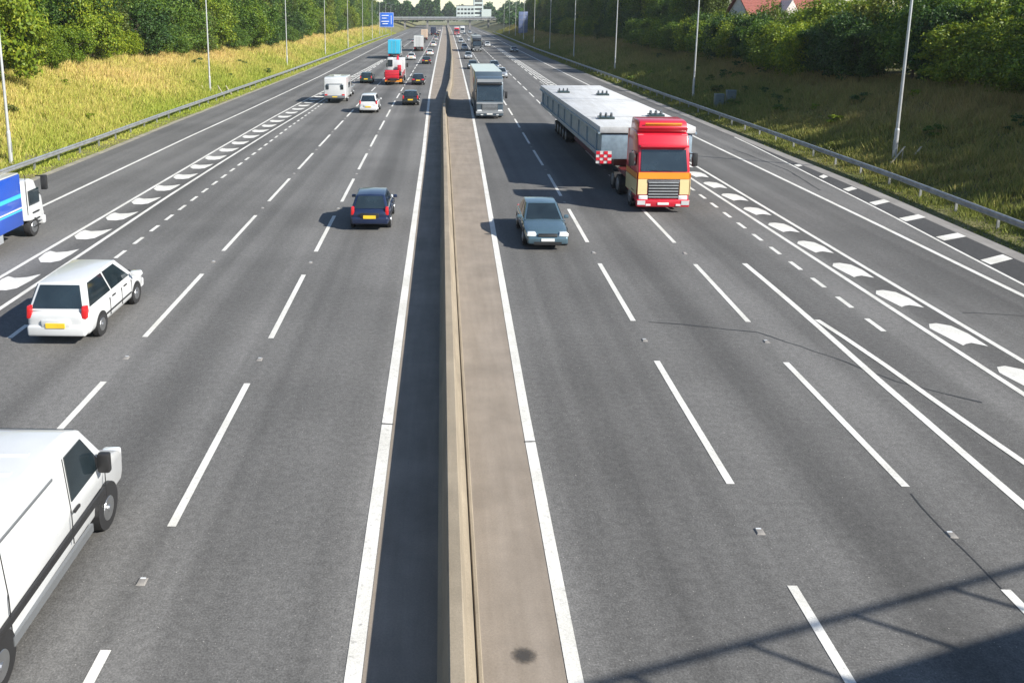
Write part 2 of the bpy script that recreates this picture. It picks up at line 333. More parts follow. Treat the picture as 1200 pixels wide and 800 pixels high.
# --- dark soft-edged patch on the concrete of the reserve
m, t, b = newmat('soft_dark_patch'); b.inputs['Base Color'].default_value = (.045, .042, .04, 1); b.inputs['Roughness'].default_value = .8
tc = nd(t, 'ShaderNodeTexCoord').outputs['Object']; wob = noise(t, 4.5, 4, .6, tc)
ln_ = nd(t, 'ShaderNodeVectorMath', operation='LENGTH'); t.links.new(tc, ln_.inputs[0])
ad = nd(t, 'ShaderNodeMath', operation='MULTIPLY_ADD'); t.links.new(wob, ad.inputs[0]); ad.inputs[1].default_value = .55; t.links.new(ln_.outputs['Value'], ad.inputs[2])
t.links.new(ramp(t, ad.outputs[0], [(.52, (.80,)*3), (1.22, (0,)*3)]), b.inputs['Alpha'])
me = bpy.data.meshes.new('dark_patch'); me.from_pydata([(math.cos(a*.2618)*1.25, math.sin(a*.2618)*1.25, 0) for a in range(24)], [], [tuple(range(24))]); me.materials.append(m)
st_ = link_mesh('dark_patch', me, res); st_.location = (1.24, 10.52, .006); st_.scale = (.30, .25, 1)
# ================================================================ BARRIERS, LAMPS, SIGNS, STRUCTURES
def sweep(name, prof, fx, ys, mat, parent=None, closed=True, fz=lambda y: 0, smooth=False):
    n = len(prof); v = []; f = []
    for y in ys: v += [(fx(y)+p[0], y, fz(y)+p[1]) for p in prof]
    for j in range(len(ys)-1):
        for i in range(n if closed else n-1):
            k = (i+1) % n; f.append((j*n+i, j*n+k, (j+1)*n+k, (j+1)*n+i))
    if closed: f += [tuple(range(n)), tuple((len(ys)-1)*n+i for i in reversed(range(n)))]
    mb = MB(); mb.v = v; mb.f = f
    return mb.build(name, mat, parent, smooth=smooth)
cb = thing('concrete_barrier', 'long beige concrete safety barrier running down the central reserve', 'barrier', (0, -50, 0))
bys = [y+50 for y in stations(-50, 900)]
bx_ = lambda y: lx('M', y-50)
sweep('barrier_wall', [(-.27,0),(-.27,.06),(-.20,.25),(-.12,.88),(-.10,.9),(.08,.9),(.10,.88),(.17,.32),(.19,.30),(.22,.28),(.28,.05),(.28,0)], bx_, bys, conc_b, cb)
sweep('kerb_ledge', [(.30,0),(.30,.055),(.315,.07),(.36,.07),(.375,.055),(.375,0)], bx_, bys, conc_b, cb)

WB = [(0,-.155),(.05,-.14),(.075,-.10),(.075,-.06),(.02,-.03),(.02,.03),(.075,.06),(.075,.10),(.05,.14),(0,.155),(-.006,.15),(.044,.13),(.065,.1),(.065,.065),(.012,.03),(.012,-.03),(.065,-.065),(.065,-.1),(.044,-.13),(-.006,-.15)]
def guardrail(label, side, a, b):
    g = thing('guardrail', label, 'guardrail', (0, a, 0)); nm = 'F' if side < 0 else 'F2'; off = .95 if side < 0 else 1.15
    fx = lambda y: lx(nm, y+a)+side*off
    prof = [(-side*x, z+.57) for x, z in WB]
    sweep('rail', prof, fx, [y-a for y in stations(a, b)], galv if side < 0 else galv_d, g, fz=lambda y: .1, smooth=False)
    pm = None; y = 1.2
    while y < b-a:
        if pm is None: pm = MB().box((0,0,.28), (.11,.06,.80)).box((-side*.075,0,.60), (.05,.09,.2)).build('post', galv_d, g); o = pm
        else: o = copy_tree(pm, g)
        o.location = (fx(y)+side*.1, y, .06); y += 3.2 if y < 150 else 6.4
    return g
guardrail('galvanised steel crash rail on posts along the left verge', -1, 12, 420)
guardrail('weathered steel crash rail on posts along the right verge', 1, 12, 480)

# --- lamp columns
def lamp_column():
    g = thing('lamp_post', '-', 'lamp post', group='lamp posts along the verges')
    MB().cyl((0,0,-.3), (0,0,1.9), .125, .125, 14).cyl((0,0,1.9), (0,0,2.0), .125, .095, 14).cyl((0,0,2.0), (0,0,14.6), .095, .055, 12).build('column', lampm, g, smooth=False)
    MB().box((.118,0,1.0), (.03,.12,.6)).build('access_door', galv_d, g, bevel=.005)
    MB().tube([(0,0,14.6),(.05,0,14.9),(.3,0,15.15),(1.6,0,15.4)], .045, 8).build('arm', lampm, g)
    h = MB().box((2.0,0,15.46), (.85,.32,.16), .8, .75).build('lantern', cab_m, g, bevel=.03); MB().box((2.0,0,15.37), (.6,.24,.04)).build('lens', lensw, h)
    return g
lp = None; ORD = ['nearest', 'second nearest', 'third nearest', 'fourth nearest', 'fifth nearest', 'sixth nearest', 'seventh nearest', 'eighth nearest', 'ninth nearest', 'tenth nearest', 'eleventh nearest', 'twelfth nearest']
LAMP_L = [(-26.1,49),(-26.6,95),(-26.7,144),(-26.5,190.5),(-26.6,238),(-26.9,286),(-27.6,334),(-28.2,382),(-28.6,430),(-28.9,478)]
LAMP_R = [(26.9,49.5),(27.1,90.5),(27.3,133),(27.5,176),(27.8,218),(28.4,261),(29.2,303),(30,346),(30.8,388),(31.4,430)]
for side, L_ in ((-1, LAMP_L), (1, LAMP_R)):
    for i, (x, y) in enumerate(L_):
        if lp is None: lp = lamp_column(); o = lp
        else: o = copy_tree(lp)
        o.location = (x, y, tz(x, y)); o.rotation_euler.z = 0 if side < 0 else math.pi
        o['label'] = f"tall grey steel lamp post, {ORD[i]} of those along the {'left' if side < 0 else 'right'} verge"
# --- maintenance handrails beside two of the lamp columns, cabinets
def handrails(x, y, label, n, lean):
    g = thing('maintenance_handrail', label, 'handrail', (x, y, tz(x, y)))
    for i in range(n):
        dx = (i-(n-1)/2)*.95
        MB().slab([(dx-.05,0,.1),(dx+.05,0,.1),(dx+lean+.05,.5,1.0),(dx+lean-.05,.5,1.0)], .07).build('rail_bar', timber, g)
        MB().cyl((dx+.02,.1,-.3), (dx+.02,.1,.2), .035, .035, 8).build('post', timber, g)
        MB().cyl((dx+lean*.9,.46,-.1), (dx+lean*.9,.46,.95), .03, .03, 8).build('post', timber, g)
handrails(26.75, 48.6, 'pair of pale sloping rails at the foot of the nearest right lamp post', 2, .95)
handrails(-25.9, 96.2, 'row of pale sloping rails beside the second left lamp post', 4, -.7)
for i, (dx, lab) in enumerate(((0, 'left'), (1.1, 'right'))):
    x, y = 26.6+dx, 80.5; g = thing('roadside_cabinet', f'{lab} one of two grey-green equipment cabinets behind the right crash rail', 'cabinet', (x, y, tz(x, y)-.1), group='equipment cabinets on the right verge')
    bd = MB().box((0,0,.75), (.85,.5,1.3)).build('body', cab_m, g, bevel=.02); MB().box((0,0,1.44), (.9,.56,.07), .95, .9).build('roof', cab_m, g, bevel=.01)
    for s in (-1, 1):
        d = MB().box((s*.2,-.257,.75), (.38,.015,1.15)).build('door', cab_m, g); MB().box((s*.05,-.27,.85), (.03,.02,.14)).build('handle', black, d)
    MB().box((0,0,.02), (1.05,.6,.25)).build('plinth', conc_g, g)

# --- direction signs
def sign(label, x, y, wd, ht, z0, front, dirn):
    g = thing('direction_sign', label, 'road sign', (x, y, tz(x, y)))
    face = MB().box((0,0,z0+ht/2), (wd,.08,ht)).build('panel', sign_blue if front else sign_back, g, bevel=.02)
    for s in (-.32, .32): MB().cyl((s*wd,.14,-.5), (s*wd,.14,z0+ht-.2), .11, .11, 10).build('post', galv_d, g)
    if front:
        mk = MB()
        for a in (-1, 1): mk.box((a*(wd/2-.12),-.05,z0+ht/2), (.09,.02,ht-.2)); mk.box((0,-.05,z0+ht/2+a*(ht/2-.12)), (wd-.2,.02,.09))
        mk.build('white_border', sign_white, face)
        bars = [(-.2,.8,.5),(-.25,.62,.42),(.1,.62,.1),(-.2,.40,.55),(-.2,.24,.4)]
        for bx, bz, bw in bars: MB().box((bx*wd*.5,-.05,z0+ht*bz), (bw*wd,.02,.34)).build('white_legend_bar', sign_white, face)
        MB().box((wd*.33,-.05,z0+ht*.5), (.22,.02,ht*.6)).build('white_route_arrow', sign_white, face)
    else:
        for k in range(4): MB().box((0,-.07,z0+ht*(.15+.23*k)), (wd-.1,.06,.09)).build('stiffener', galv_d, face)
sign('large blue motorway direction sign on two posts, far left verge', -24.6-1.6, 400, 6.6, 6.8, 4.2, True, 1)
sign('dull blue back of a road sign on the far right verge', 32.5, 340, 3.6, 8.4, 1.2, False, 1)

# --- the far overbridge and pale building, hazy at the end of the road
ob = thing('far_overbridge', 'low pale overbridge crossing the motorway far ahead', 'bridge', (0, 640, 0))
MB().box((0,0,7.4), (110,9,1.3)).build('deck', conc_g, ob); MB().box((0,-4.6,8.6), (110,.2,1.2)).build('parapet', galv, ob)
for x in (-28, -11, 4.6, 21, 35): MB().box((x,0,3.3), (1.3,6,7)).build('pier', conc_g, ob)
for k in range(-8, 9): MB().box((k*6,-4.75,8.55), (.3,.25,1.5)).build('parapet_post', galv_d, ob)
pb = thing('pale_office_block', 'pale grey-green office block rising behind the far overbridge', 'building', (25, 800, 6))
bw = simple('pale_cladding', (.50, .56, .54), .6, var=.08)
MB().box((-3,0,6.5), (17,14,13)).build('wall', bw, pb); MB().box((9,2,10), (9,14,20)).build('tower', bw, pb); MB().box((16.5,1,5), (9,14,10)).build('wing', bw, pb)
for i in range(5):
    for k in range(3): MB().box((-9.5+i*3.2,-7.05,2.6+k*3.7), (2.2,.1,1.7)).build('window', glass, pb)
for k in range(5): MB().box((9,-5.05,2.8+k*3.7), (7,.1,1.7)).build('window', glass, pb)
MB().box((-3,0,13.3), (17.4,14.4,.6)).build('roof', conc_g, pb)

# --- brick house over the right hedge
def house(label, x, y, rz, wd, dp, eave, ridge):
    g = thing('brick_house', label, 'house', (x, y, tz(x, y)-.3), rz)
    brick = MATS.get('house_brick') or simple('house_brick', (.30, .12, .075), .85, var=.25, scale=4); tile = MATS.get('roof_tile') or simple('roof_tile', (.22, .065, .05), .8, var=.3, scale=5); rend = MATS.get('render_white') or simple('render_white', (.62, .55, .52), .8)
    MB().box((0,0,eave/2), (wd,dp,eave)).build('wall', brick, g)
    rf = MB()
    for s in (-1, 1): rf.slab([(-wd/2-.4,s*(dp/2+.5),eave-.25),(wd/2+.4,s*(dp/2+.5),eave-.25),(wd/2+.4,0,ridge),(-wd/2-.4,0,ridge)], .18)
    r_ = rf.build('roof', tile, g)
    for k in range(9):
        for s in (-1, 1):
            u = (k+.5)/9; MB().box((0,s*(dp/2+.5)*(1-u),eave-.25+(ridge-eave+.25)*u+.12), (wd+.8,.06,.03)).build('tile_course', tile, r_)
    for s in (-1, 1): MB().add([(s*wd/2,-dp/2,eave),(s*wd/2,dp/2,eave),(s*wd/2,0,ridge-.15),(s*(wd/2-.2),-dp/2,eave),(s*(wd/2-.2),dp/2,eave),(s*(wd/2-.2),0,ridge-.15)], [(0,1,2),(3,5,4),(0,2,5,3),(1,4,5,2),(0,3,4,1)]).build('gable', rend, g)
    MB().add([(-1.8,-dp/2-.25,eave-.4),(1.8,-dp/2-.25,eave-.4),(0,-dp/2-.25,ridge-1.0),(-1.8,.2,eave-.4),(1.8,.2,eave-.4),(0,.2,ridge-1.0)], [(0,1,2),(3,5,4),(0,2,5,3),(1,4,5,2),(0,3,4,1)]).build('front_gable', rend, g)
    MB().box((wd*.36,0,ridge+.3), (.9,.7,2.0)).box((wd*.36,0,ridge+1.3), (1.05,.85,.15)).build('chimney', brick, r_)
    for xx in (-wd*.3, wd*.3):
        for zz in (1.5, eave-1.3):
            w_ = MB().box((xx,-dp/2-.02,zz), (1.6,.08,1.25)).build('window', glass, g); MB().box((xx,-dp/2-.05,zz-.68), (1.8,.16,.09)).build('sill', sign_white, w_)
            fr = MB(); fr.box((xx,-dp/2-.075,zz), (.06,.03,1.25)); fr.box((xx,-dp/2-.075,zz+.6), (1.66,.03,.07)); fr.box((xx,-dp/2-.075,zz-.6), (1.66,.03,.07)); fr.build('frame', sign_white, w_)
house('red tiled house with pink gables showing above the right hedge', 47.4, 122, R(8), 11, 8, 4.0, 7.6)

# --- the footbridge the photograph is taken from (its railing shadow lies on the road)
sl = .356; ang = math.atan(sl); fb = thing('footbridge', 'steel footbridge carrying the viewpoint across the motorway, seen by its shadow', 'bridge', (0, -.72, 0), ang)
bs = simple('bridge_steel', (.16, .2, .18), .5)
MB().box((0,-1.55,7.05), (76,3.1,1.0)).build('deck', conc_g, fb); 
for yy in (-.03, -3.07):
    MB().box((0,yy,8.47), (76,.07,.08)).build('handrail', bs, fb)
    base = None
    for k in range(-18, 19):
        if base is None: base = MB().box((0,0,8.0), (.07,.06,.9)).build('rail_post', bs, fb); o = base
        else: o = copy_tree(base, fb)
        o.location = (k*1.98+.55, yy, 0)
for x in (-33, 33): MB().box((x,-1.55,3.3), (2,3.4,6.5)).build('abutment', conc_g, fb)
MB().box((.3,-1.55,3.3), (.8,2.4,6.5)).build('pier', conc_g, fb)
# ================================================================ VEHICLES  (local axes: front is +y)
def wheel(parent, x, y, r, wd, twin=False, detail=True):
    s = 1 if x > 0 else -1
    n = 22 if detail else 14
    t_ = MB().cyl((x-wd/2,y,r), (x+wd/2,y,r), r, r, n).build('wheel', tyre_m, parent, bevel=.025 if detail else 0)
    xo = x+s*wd/2
    MB().cyl((xo-s*.02,y,r), (xo+s*.012,y,r), r*.66, r*.6, n).cyl((xo,y,r), (xo+s*.035,y,r), r*.2, r*.16, 10).build('rim', rim_m, t_)
def pane(parent, q, margins, name='window', mat=None, t=.02, off=.012):
    """q: bl, br, tr, tl corners of a flat face, seen from outside; margins l r b t in metres"""
    q = [Vector(p) for p in q]; l, r, b_, tp = margins
    nrm = (q[1]-q[0]).cross(q[3]-q[0]).normalized()*off
    wb, wt, hl = (q[1]-q[0]).length, (q[2]-q[3]).length, (q[3]-q[0]).length
    def pt(u, v_): return (q[0].lerp(q[1], u)).lerp(q[3].lerp(q[2], u), v_) + nrm
    u0, u1, v0, v1 = l/wb, 1-r/wb, b_/hl, 1-tp/hl; u0t, u1t = l/wt, 1-r/wt
    return MB().slab([pt(u0, v0), pt(u1, v0), pt(u1t, v1), pt(u0t, v1)], t).build(name, mat or glass, parent)
SPEC = dict(
 hatch=dict(L=4.15, W=1.76, H=1.47, belt=.92, hood=.86, ws=.95, rf=.15, rr=-1.45, rg=-1.95, wb=1.28),
 saloon=dict(L=4.65, W=1.80, H=1.43, belt=.90, hood=.82, ws=.85, rf=.0, rr=-1.15, rg=-1.75, wb=1.38),
 suv=dict(L=4.55, W=1.86, H=1.74, belt=1.08, hood=1.02, ws=1.05, rf=.35, rr=-1.85, rg=-2.15, wb=1.34),
 mpv=dict(L=4.6, W=1.84, H=1.72, belt=1.02, hood=.95, ws=1.35, rf=.45, rr=-1.85, rg=-2.18, wb=1.38),
)
def car(name, label, cat, x, y, away, pm, kind='hatch', group=None, detail=True, rzoff=0, plate='y', lamps=True):
    S = SPEC[kind]; L, W, H, B = S['L'], S['W'], S['H'], S['belt']; h2, w2 = L/2, W/2
    g = thing(name, label, cat, (x, y, .012), (0 if away else math.pi)+rzoff, group)
    st = [(-h2, B*.80, .80, .38), (-h2+.05, B*.93, .90, .30), (-h2+.3, B, .975, .24), (S['rg']+.15, B+.01, 1, .21), (-.6, B+.005, 1, .2), (S['ws']-.3, B, 1, .2), (S['ws']+.1, B-.03, 1, .2), (h2-.75, S['hood']-.03, .99, .21), (h2-.28, S['hood']-.12, .955, .22), (h2-.06, S['hood']-.25, .87, .27), (h2, S['hood']-.38, .76, .33)]
    st = sorted(st); v = []; f = []
    half = lambda zt, zb, k: [(.0, zb), (.80, zb), (.94, zb+.07), (.985, zb+.2), (1.0, zb+(zt-zb)*.52), (.975, zt-.10), (.90, zt-.02), (.55, zt+.025), (0, zt+.035)]
    n = None
    for (yy, zt, k, zb) in st:
        hf = half(zt, zb, k); ring = [(p*k*w2, z) for p, z in hf] + [(-p*k*w2, z) for p, z in hf[-2:0:-1]]
        n = len(ring); v += [(a, yy, z) for a, z in ring]
    for j in range(len(st)-1): f += [(j*n+i, j*n+(i+1) % n, (j+1)*n+(i+1) % n, (j+1)*n+i) for i in range(n)]
    f += [tuple(range(n)), tuple((len(st)-1)*n+i for i in reversed(range(n)))]
    mb = MB(); mb.v = v; mb.f = f; body = mb.build('body', pm, g, smooth=True, sub=2 if detail else 1)
    wb, wr = w2*.90, w2*.70; zb = B-.03; zr = H-.02
    bl, br, fl, fr = (-wb, S['rg'], zb), (wb, S['rg'], zb), (-wb, S['ws'], zb), (wb, S['ws'], zb)
    tbl, tbr, tfl, tfr = (-wr, S['rr'], zr), (wr, S['rr'], zr), (-wr, S['rf'], zr), (wr, S['rf'], zr)
    ym = (S['rf']+S['rr'])/2
    cabn = MB().add([bl, br, fr, fl, tbl, tbr, tfr, tfl, (-wr, ym, zr+.03), (wr, ym, zr+.03), (0, S['rr']+.02, zr+.02), (0, ym, zr+.055), (0, S['rf']-.02, zr+.02)],
        [(0,1,5,10,4),(1,2,6,9,5),(2,3,7,12,6),(3,0,4,8,7),(4,10,11,8),(10,5,9,11),(8,11,12,7),(11,9,6,12)]).build('roof', pm, g, bevel=.045, seg=3)
    pane(g, [fr, fl, tfl, tfr], (.09,.09,.05,.05), 'windscreen')
    pane(g, [bl, br, tbr, tbl], (.10,.10,.07,.06), 'rear_window')
    for s, q in ((1, [br, fr, tfr, tbr]), (-1, [fl, bl, tbl, tfl])):
        ln = (Vector(q[1])-Vector(q[0])).length
        mid = [Vector(q[0]).lerp(Vector(q[1]), .5), Vector(q[3]).lerp(Vector(q[2]), .5)]
        pane(g, [q[0], mid[0], mid[1], q[3]], (.22 if s > 0 else .05, .05 if s > 0 else .30, .05, .06), 'side_window')
        pane(g, [mid[0], q[1], q[2], mid[1]], (.05 if s > 0 else .22, .30 if s > 0 else .05, .05, .06), 'side_window')
        if detail:
            m_ = MB().box((s*(w2+.07), S['ws']-.32, B+.05), (.2,.1,.14), .9, .8).build('mirror', pm, g, bevel=.03)
            for yy in (-.35, .55): MB().box((s*(w2+.004), yy-.08, B-.13), (.03,.2,.035)).build('door_handle', pm if pm is not P['white'] else black, g)
            MB().box((s*(w2-.004), -.05, .50), (.03, L*.42, .05)).build('rub_strip', black, g, bevel=.008)
            for yy in (-.72, .18, .98): MB().box((s*(w2-.012), yy, B*.62), (.03,.012,B*.5)).build('door_gap', black, g)
    r = .335 if kind in ('suv',) else .31
    for s in (-1, 1):
        for yy in (S['wb'], -S['wb']):
            if detail: MB().cyl((s*(w2-.16),yy,r+.03), (s*(w2-.004),yy,r+.03), r+.07, r+.06, 22).build('wheel_arch', black, g)
            wheel(g, s*(w2-.11), yy, r, .215, detail=detail)
    hz = S['hood']-.22
    MB().box((0, h2-.06, .40), (W*.88,.26,.30)).build('front_bumper', pm, g, bevel=.07, seg=3)
    MB().box((0, -h2+.07, .45), (W*.90,.26,.32)).build('rear_bumper', pm, g, bevel=.07, seg=3)
    gr = MB().box((0, h2-.02, hz), (W*.42,.12,.13)).build('grille', black, g, bevel=.02)
    MB().box((0, h2+.045, hz), (W*.40,.03,.018)).build('grille_bar', chrome, gr)
    MB().box((0, h2+.065, .30), (W*.6,.03,.12)).build('air_intake', black, g)
    for s in (-1, 1):
        MB().box((s*w2*.70, h2-.20, hz+.03), (.40,.34,.15), .8, .7).build('headlight', lensw, g, bevel=.035)
        if kind in ('suv', 'mpv', 'hatch'): MB().box((s*w2*.84, -h2+.16, B-.06), (.16,.26,.36), .8, .7).build('tail_light', lensr, g, bevel=.03)
        else: MB().box((s*w2*.70, -h2+.12, B-.14), (.38,.26,.16), .9, .7).build('tail_light', lensr, g, bevel=.03)
    pl = MB().box((0, -h2-.068, .62 if kind != 'saloon' else .66), (.54,.03,.14)).build('number_plate', plate_y, g); MB().box((0, h2+.085, .44), (.52,.02,.11)).build('number_plate', plate_w, g)
    if detail: MB().box((0, -h2+.0, .665), (.8,.12,.22)).build('plate_recess', black if pm in (P['navy'], P['black']) else pm, g, bevel=.02)
    return g

# --- a lorry cab: side profile extruded, with windscreen, grille, lights
def cab(g, W, H, yf, ln, pm, z0=.42, colours=None, roof=None, detail=True, visor=True, ws0=1.2, gh=.72):
    """front face at y=yf, cab reaches back ln; returns the cab body"""
    k = colours or {}
    w2 = W/2; zt = H
    prof = [(yf-ln, z0+.35), (yf-.02, z0), (yf, z0+.4), (yf-.03, z0+ws0-.05), (yf-.32, zt-.75), (yf-.62, zt-.12), (yf-.95, zt), (yf-ln, zt)]
    hw = lambda y, z: w2*(1 if z < zt-.9 else .955)*(1 if y < yf-.2 else .965)
    cb_ = MB().prism(prof, hw).build('cab', pm, g, bevel=.07, seg=3)
    a, b_ = (yf-.03, z0+ws0), (yf-.32, zt-.8)
    MB().slab([(-w2*.86,a[0]+.012,a[1]),(w2*.86,a[0]+.012,a[1]),(w2*.83,b_[0]+.012,b_[1]),(-w2*.83,b_[0]+.012,b_[1])], .03).build('windscreen', glass, g)
    for s in (-1, 1):
        sw = MB().box((s*(w2+.004),yf-.85,(a[1]+b_[1])/2+.02), (.03,.85,.62)).build('side_window', glass, g)
        MB().box((s*(w2+.22),yf-.30,a[1]+.52), (.24,.16,.62)).box((s*(w2+.08),yf-.34,a[1]+.8), (.42,.05,.05)).build('mirror', black, g, bevel=.03)
        MB().box((s*w2*.74,yf-.02,z0+.30), (.42,.14,.22)).build('headlight', lensw, g, bevel=.03)
        if detail:
            MB().box((s*(w2+.003),yf-1.45,z0+1.4), (.02,.02,1.7)).build('door_gap', black, g)
            for j in range(3): MB().box((s*(w2-.06),yf-.75,z0-.05+j*.3), (.16,.55,.05)).build('step', black, g)
    gr = MB().box((0,yf+.0,z0+.26+gh/2), (W*.58,.06,gh)).build('grille', black, g, bevel=.02)
    for j in range(6): MB().box((0,yf+.045,z0+.34+j*.115*gh/.72), (W*.55,.035,.045)).build('grille_slat', k.get('slat', alu), gr)
    bp = MB().box((0,yf-.02,z0+.05), (W*.99,.26,.36)).build('bumper', k.get('bumper', pm), g, bevel=.06)
    MB().box((0,yf+.13,z0+.04), (.52,.02,.11)).build('number_plate', plate_w, bp)
    for s in (-.28, .28): MB().box((s*W,yf+.115,z0-.02), (.22,.04,.09)).build('fog_light', lensw, bp)
    for s in (-.45, .12): MB().cyl((s,a[0]+.04,a[1]+.02), (s+.5,a[0]+.03,a[1]+.06), .012, .012, 5).build('wiper', black, g)
    if visor: MB().box((0,yf-.24,zt-.62), (W*.9,.30,.10)).build('sun_visor', k.get('visor', black), g, bevel=.02)
    return cb_
def axle(g, y, W, r=.5, twin=False, detail=True):
    for s in (-1, 1): wheel(g, s*(W/2-(.17 if not twin else .3)), y, r, .3 if not twin else .56, detail=detail)

# ---- 1 white panel van, near left
def panel_van(label, x, y, away):
    L, W, H = 5.9, 2.0, 2.45; h2, w2 = L/2, W/2; g = thing('panel_van', label, 'van', (x, y, .012), 0 if away else math.pi)
    prof = [(-h2+.05, .45), (h2-.1, .38), (h2, .55), (h2-.04, .95), (h2-.35, 1.12), (h2-.85, 1.28), (h2-1.65, 2.22), (h2-2.05, H-.05), (h2-2.6, H), (-h2+.25, H), (-h2+.05, H-.2), (-h2, 1.2)]
    hw = lambda yy, z: w2*(1-max(0, z-1.15)*.09)*(.9 if yy > h2-.3 else 1)
    MB().prism(prof, hw).build('body', P['white'], g, bevel=.07, seg=3)
    def xs(z): return w2*(1-max(0, z-1.15)*.09)
    MB().slab([(-.82,h2-.90,1.36),(.82,h2-.90,1.36),(.76,h2-1.60,2.18),(-.76,h2-1.60,2.18)], .04).build('windscreen', glass, g)
    for s in (-1, 1):
        q = [(h2-2.35,1.32),(h2-1.15,1.32),(h2-1.75,2.1),(h2-2.35,2.1)]
        w_ = MB().slab([(s*(xs(z)+.008),yy,z) for yy, z in q], .025).build('side_window', glass, g)
        MB().box((s*(w2+.012),-.35,.80), (.05,4.3,.12)).build('rub_strip', black, g, bevel=.01)
        MB().box((s*(w2-.01),-.1,.43), (.06,2.7,.14)).build('sill', P['grey'], g)
        for yy, ztop in ((h2-2.4, 2.1), (h2-1.05, 1.2), (-h2+1.5, 2.1)):
            for za, zb_ in ((.6, 1.15), (1.15, ztop)): MB().slab([(s*(xs(za)+.003),yy-.008,za),(s*(xs(za)+.003),yy+.008,za),(s*(xs(zb_)+.003),yy+.008,zb_),(s*(xs(zb_)+.003),yy-.008,zb_)], .012).build('door_gap', black, g)
        MB().box((s*(xs(2.0)+.01),-1.0,1.98), (.03,2.3,.04)).build('door_track', P['grey'], g)
        MB().box((s*(w2+.14),h2-1.35,1.45), (.22,.14,.36)).build('mirror', black, g, bevel=.04)
        MB().box((s*(w2+.014),h2-2.22,1.12), (.03,.2,.05)).build('door_handle', black, g)
        MB().box((s*w2*.93,-h2+.06,1.25), (.14,.2,.85)).build('tail_light', lensr, g, bevel=.03)
        MB().slab([(s*.06,-h2-.01,1.3),(s*.78,-h2-.01,1.3),(s*.72,-h2+.03,2.05),(s*.06,-h2+.03,2.05)], .03).build('rear_window', glass, g)
        for yy in (h2-1.0, -h2+1.15):
            MB().cyl((s*(w2-.3),yy,.4), (s*(w2+.004),yy,.4), .43, .42, 22).build('wheel_arch', black, g); wheel(g, s*(w2-.12), yy, .35, .24)
        MB().box((s*.72,h2-.1,.85), (.34,.26,.3)).build('headlight', lensw, g, bevel=.05)
    MB().box((0,-h2+.02,.5), (W*.96,.25,.22)).build('rear_bumper', P['grey'], g, bevel=.05); MB().box((0,h2-.04,.55), (W*.86,.2,.35)).build('front_bumper', P['grey'], g, bevel=.06)
    MB().box((0,-h2-.01,1.6), (.015,.03,1.5)).build('rear_door_gap', black, g); MB().box((.4,-h2-.03,.85), (.52,.02,.11)).build('number_plate', plate_y, g)
    for k in range(5): MB().box((0,-h2+.8+k*.55,H+.004), (W*.66,.10,.022)).build('roof_rib', P['white'], g, bevel=.008)
    return g
panel_van('large white panel van in the nearest left foreground, partly out of frame', -6.98, 11.5, True)
car('people_carrier', 'white people carrier behind the white panel van, in the lane beside the hatched strip', 'car', -10.72, 24.0, True, P['white'], 'mpv')

# ---- 2 blue box lorry on the left slip road
g = thing('box_lorry', 'blue box lorry with cyan stripes and white cab at the left edge', 'lorry', (-18.15, 31.2, .012))
cab(g, 2.1, 2.45, 3.3, 1.75, P['white'], .45, dict(bumper=P['white']), visor=False)
bd = MB().box((0,-1.35,1.78), (2.2,5.4,2.1)).build('box_body', P['blue'], g, bevel=.03)
for s in (-1, 1):
    for z, pmm in ((1.95, P['cyan']), (1.45, P['white']), (1.36, P['cyan'])): MB().box((s*1.104,-1.35,z), (.02,5.3,.16 if z > 1.9 else .06)).build('side_stripe', pmm, bd)
MB().box((0,-1.0,.62), (.9,5.6,.22)).build('chassis', black, g); MB().box((0,-1.35,2.86), (2.16,5.3,.06)).build('roof_panel', P['white'], bd, bevel=.02)
for s in (-1, 1): MB().box((s*1.02,-1.5,.55), (.05,2.6,.35)).build('side_guard', alu, g)
axle(g, 2.35, 2.1, .40); axle(g, -2.4, 2.1, .40, True)
for s in (-1, 1): MB().box((s*.9,-4.06,.75), (.3,.06,.16)).build('tail_light', lensr, g)
MB().box((0,-4.05,.75), (2.0,.08,.14)).build('bumper', black, g)

# ---- 3 the nearer cars
car('hatchback_car', 'dark navy hatchback with yellow rear plate driving away left of the central barrier', 'car', -3.07, 36.8, True, P['navy'], 'hatch')
car('saloon_car', 'dark teal-grey car approaching, beside the shadow of the red lorry', 'car', 4.22, 34.2, False, P['teal'], 'saloon')

# ---- 4 red lorry with a wide flat load
g = thing('heavy_haulage_lorry', 'red, yellow and white lorry approaching with a wide flat grey load', 'lorry', (10.42, 38.5, .012), math.pi)
W = 2.5
cb_ = cab(g, W, 3.75, 0, 2.3, P['red'], .42, dict(bumper=P['red'], visor=P['red']), ws0=1.55, gh=.86)
MB().prism([(-2.2,3.7),(-.75,3.72),(-.55,3.95),(-.75,4.22),(-1.1,4.28),(-2.2,4.28)], lambda y, z: W/2*(.93 if z < 4.1 else .88)).build('roof_fairing', P['red'], g, bevel=.05)
MB().box((0,-.60,4.08), (1.7,.06,.2), rot=Matrix.Rotation(R(-35), 3, 'X')).build('roof_sign', P['orange'], g, bevel=.01)
MB().slab([(-1.13,-.50,3.30),(1.13,-.50,3.30),(1.13,-.57,3.44),(-1.13,-.57,3.44)], .05).build('white_band', P['white'], g)
for s in (-1, 1): MB().slab([(s*1.16,-.60,3.45),(s*.78,-.60,3.45),(s*.9,-.66,3.62),(s*1.16,-.66,3.62)], .05).build('white_corner_flash', P['white'], g)
MB().slab([(-1.19,.006,1.62),(1.19,.006,1.62),(1.18,-.012,1.92),(-1.18,-.012,1.92)], .03).build('orange_band', P['orange'], g)
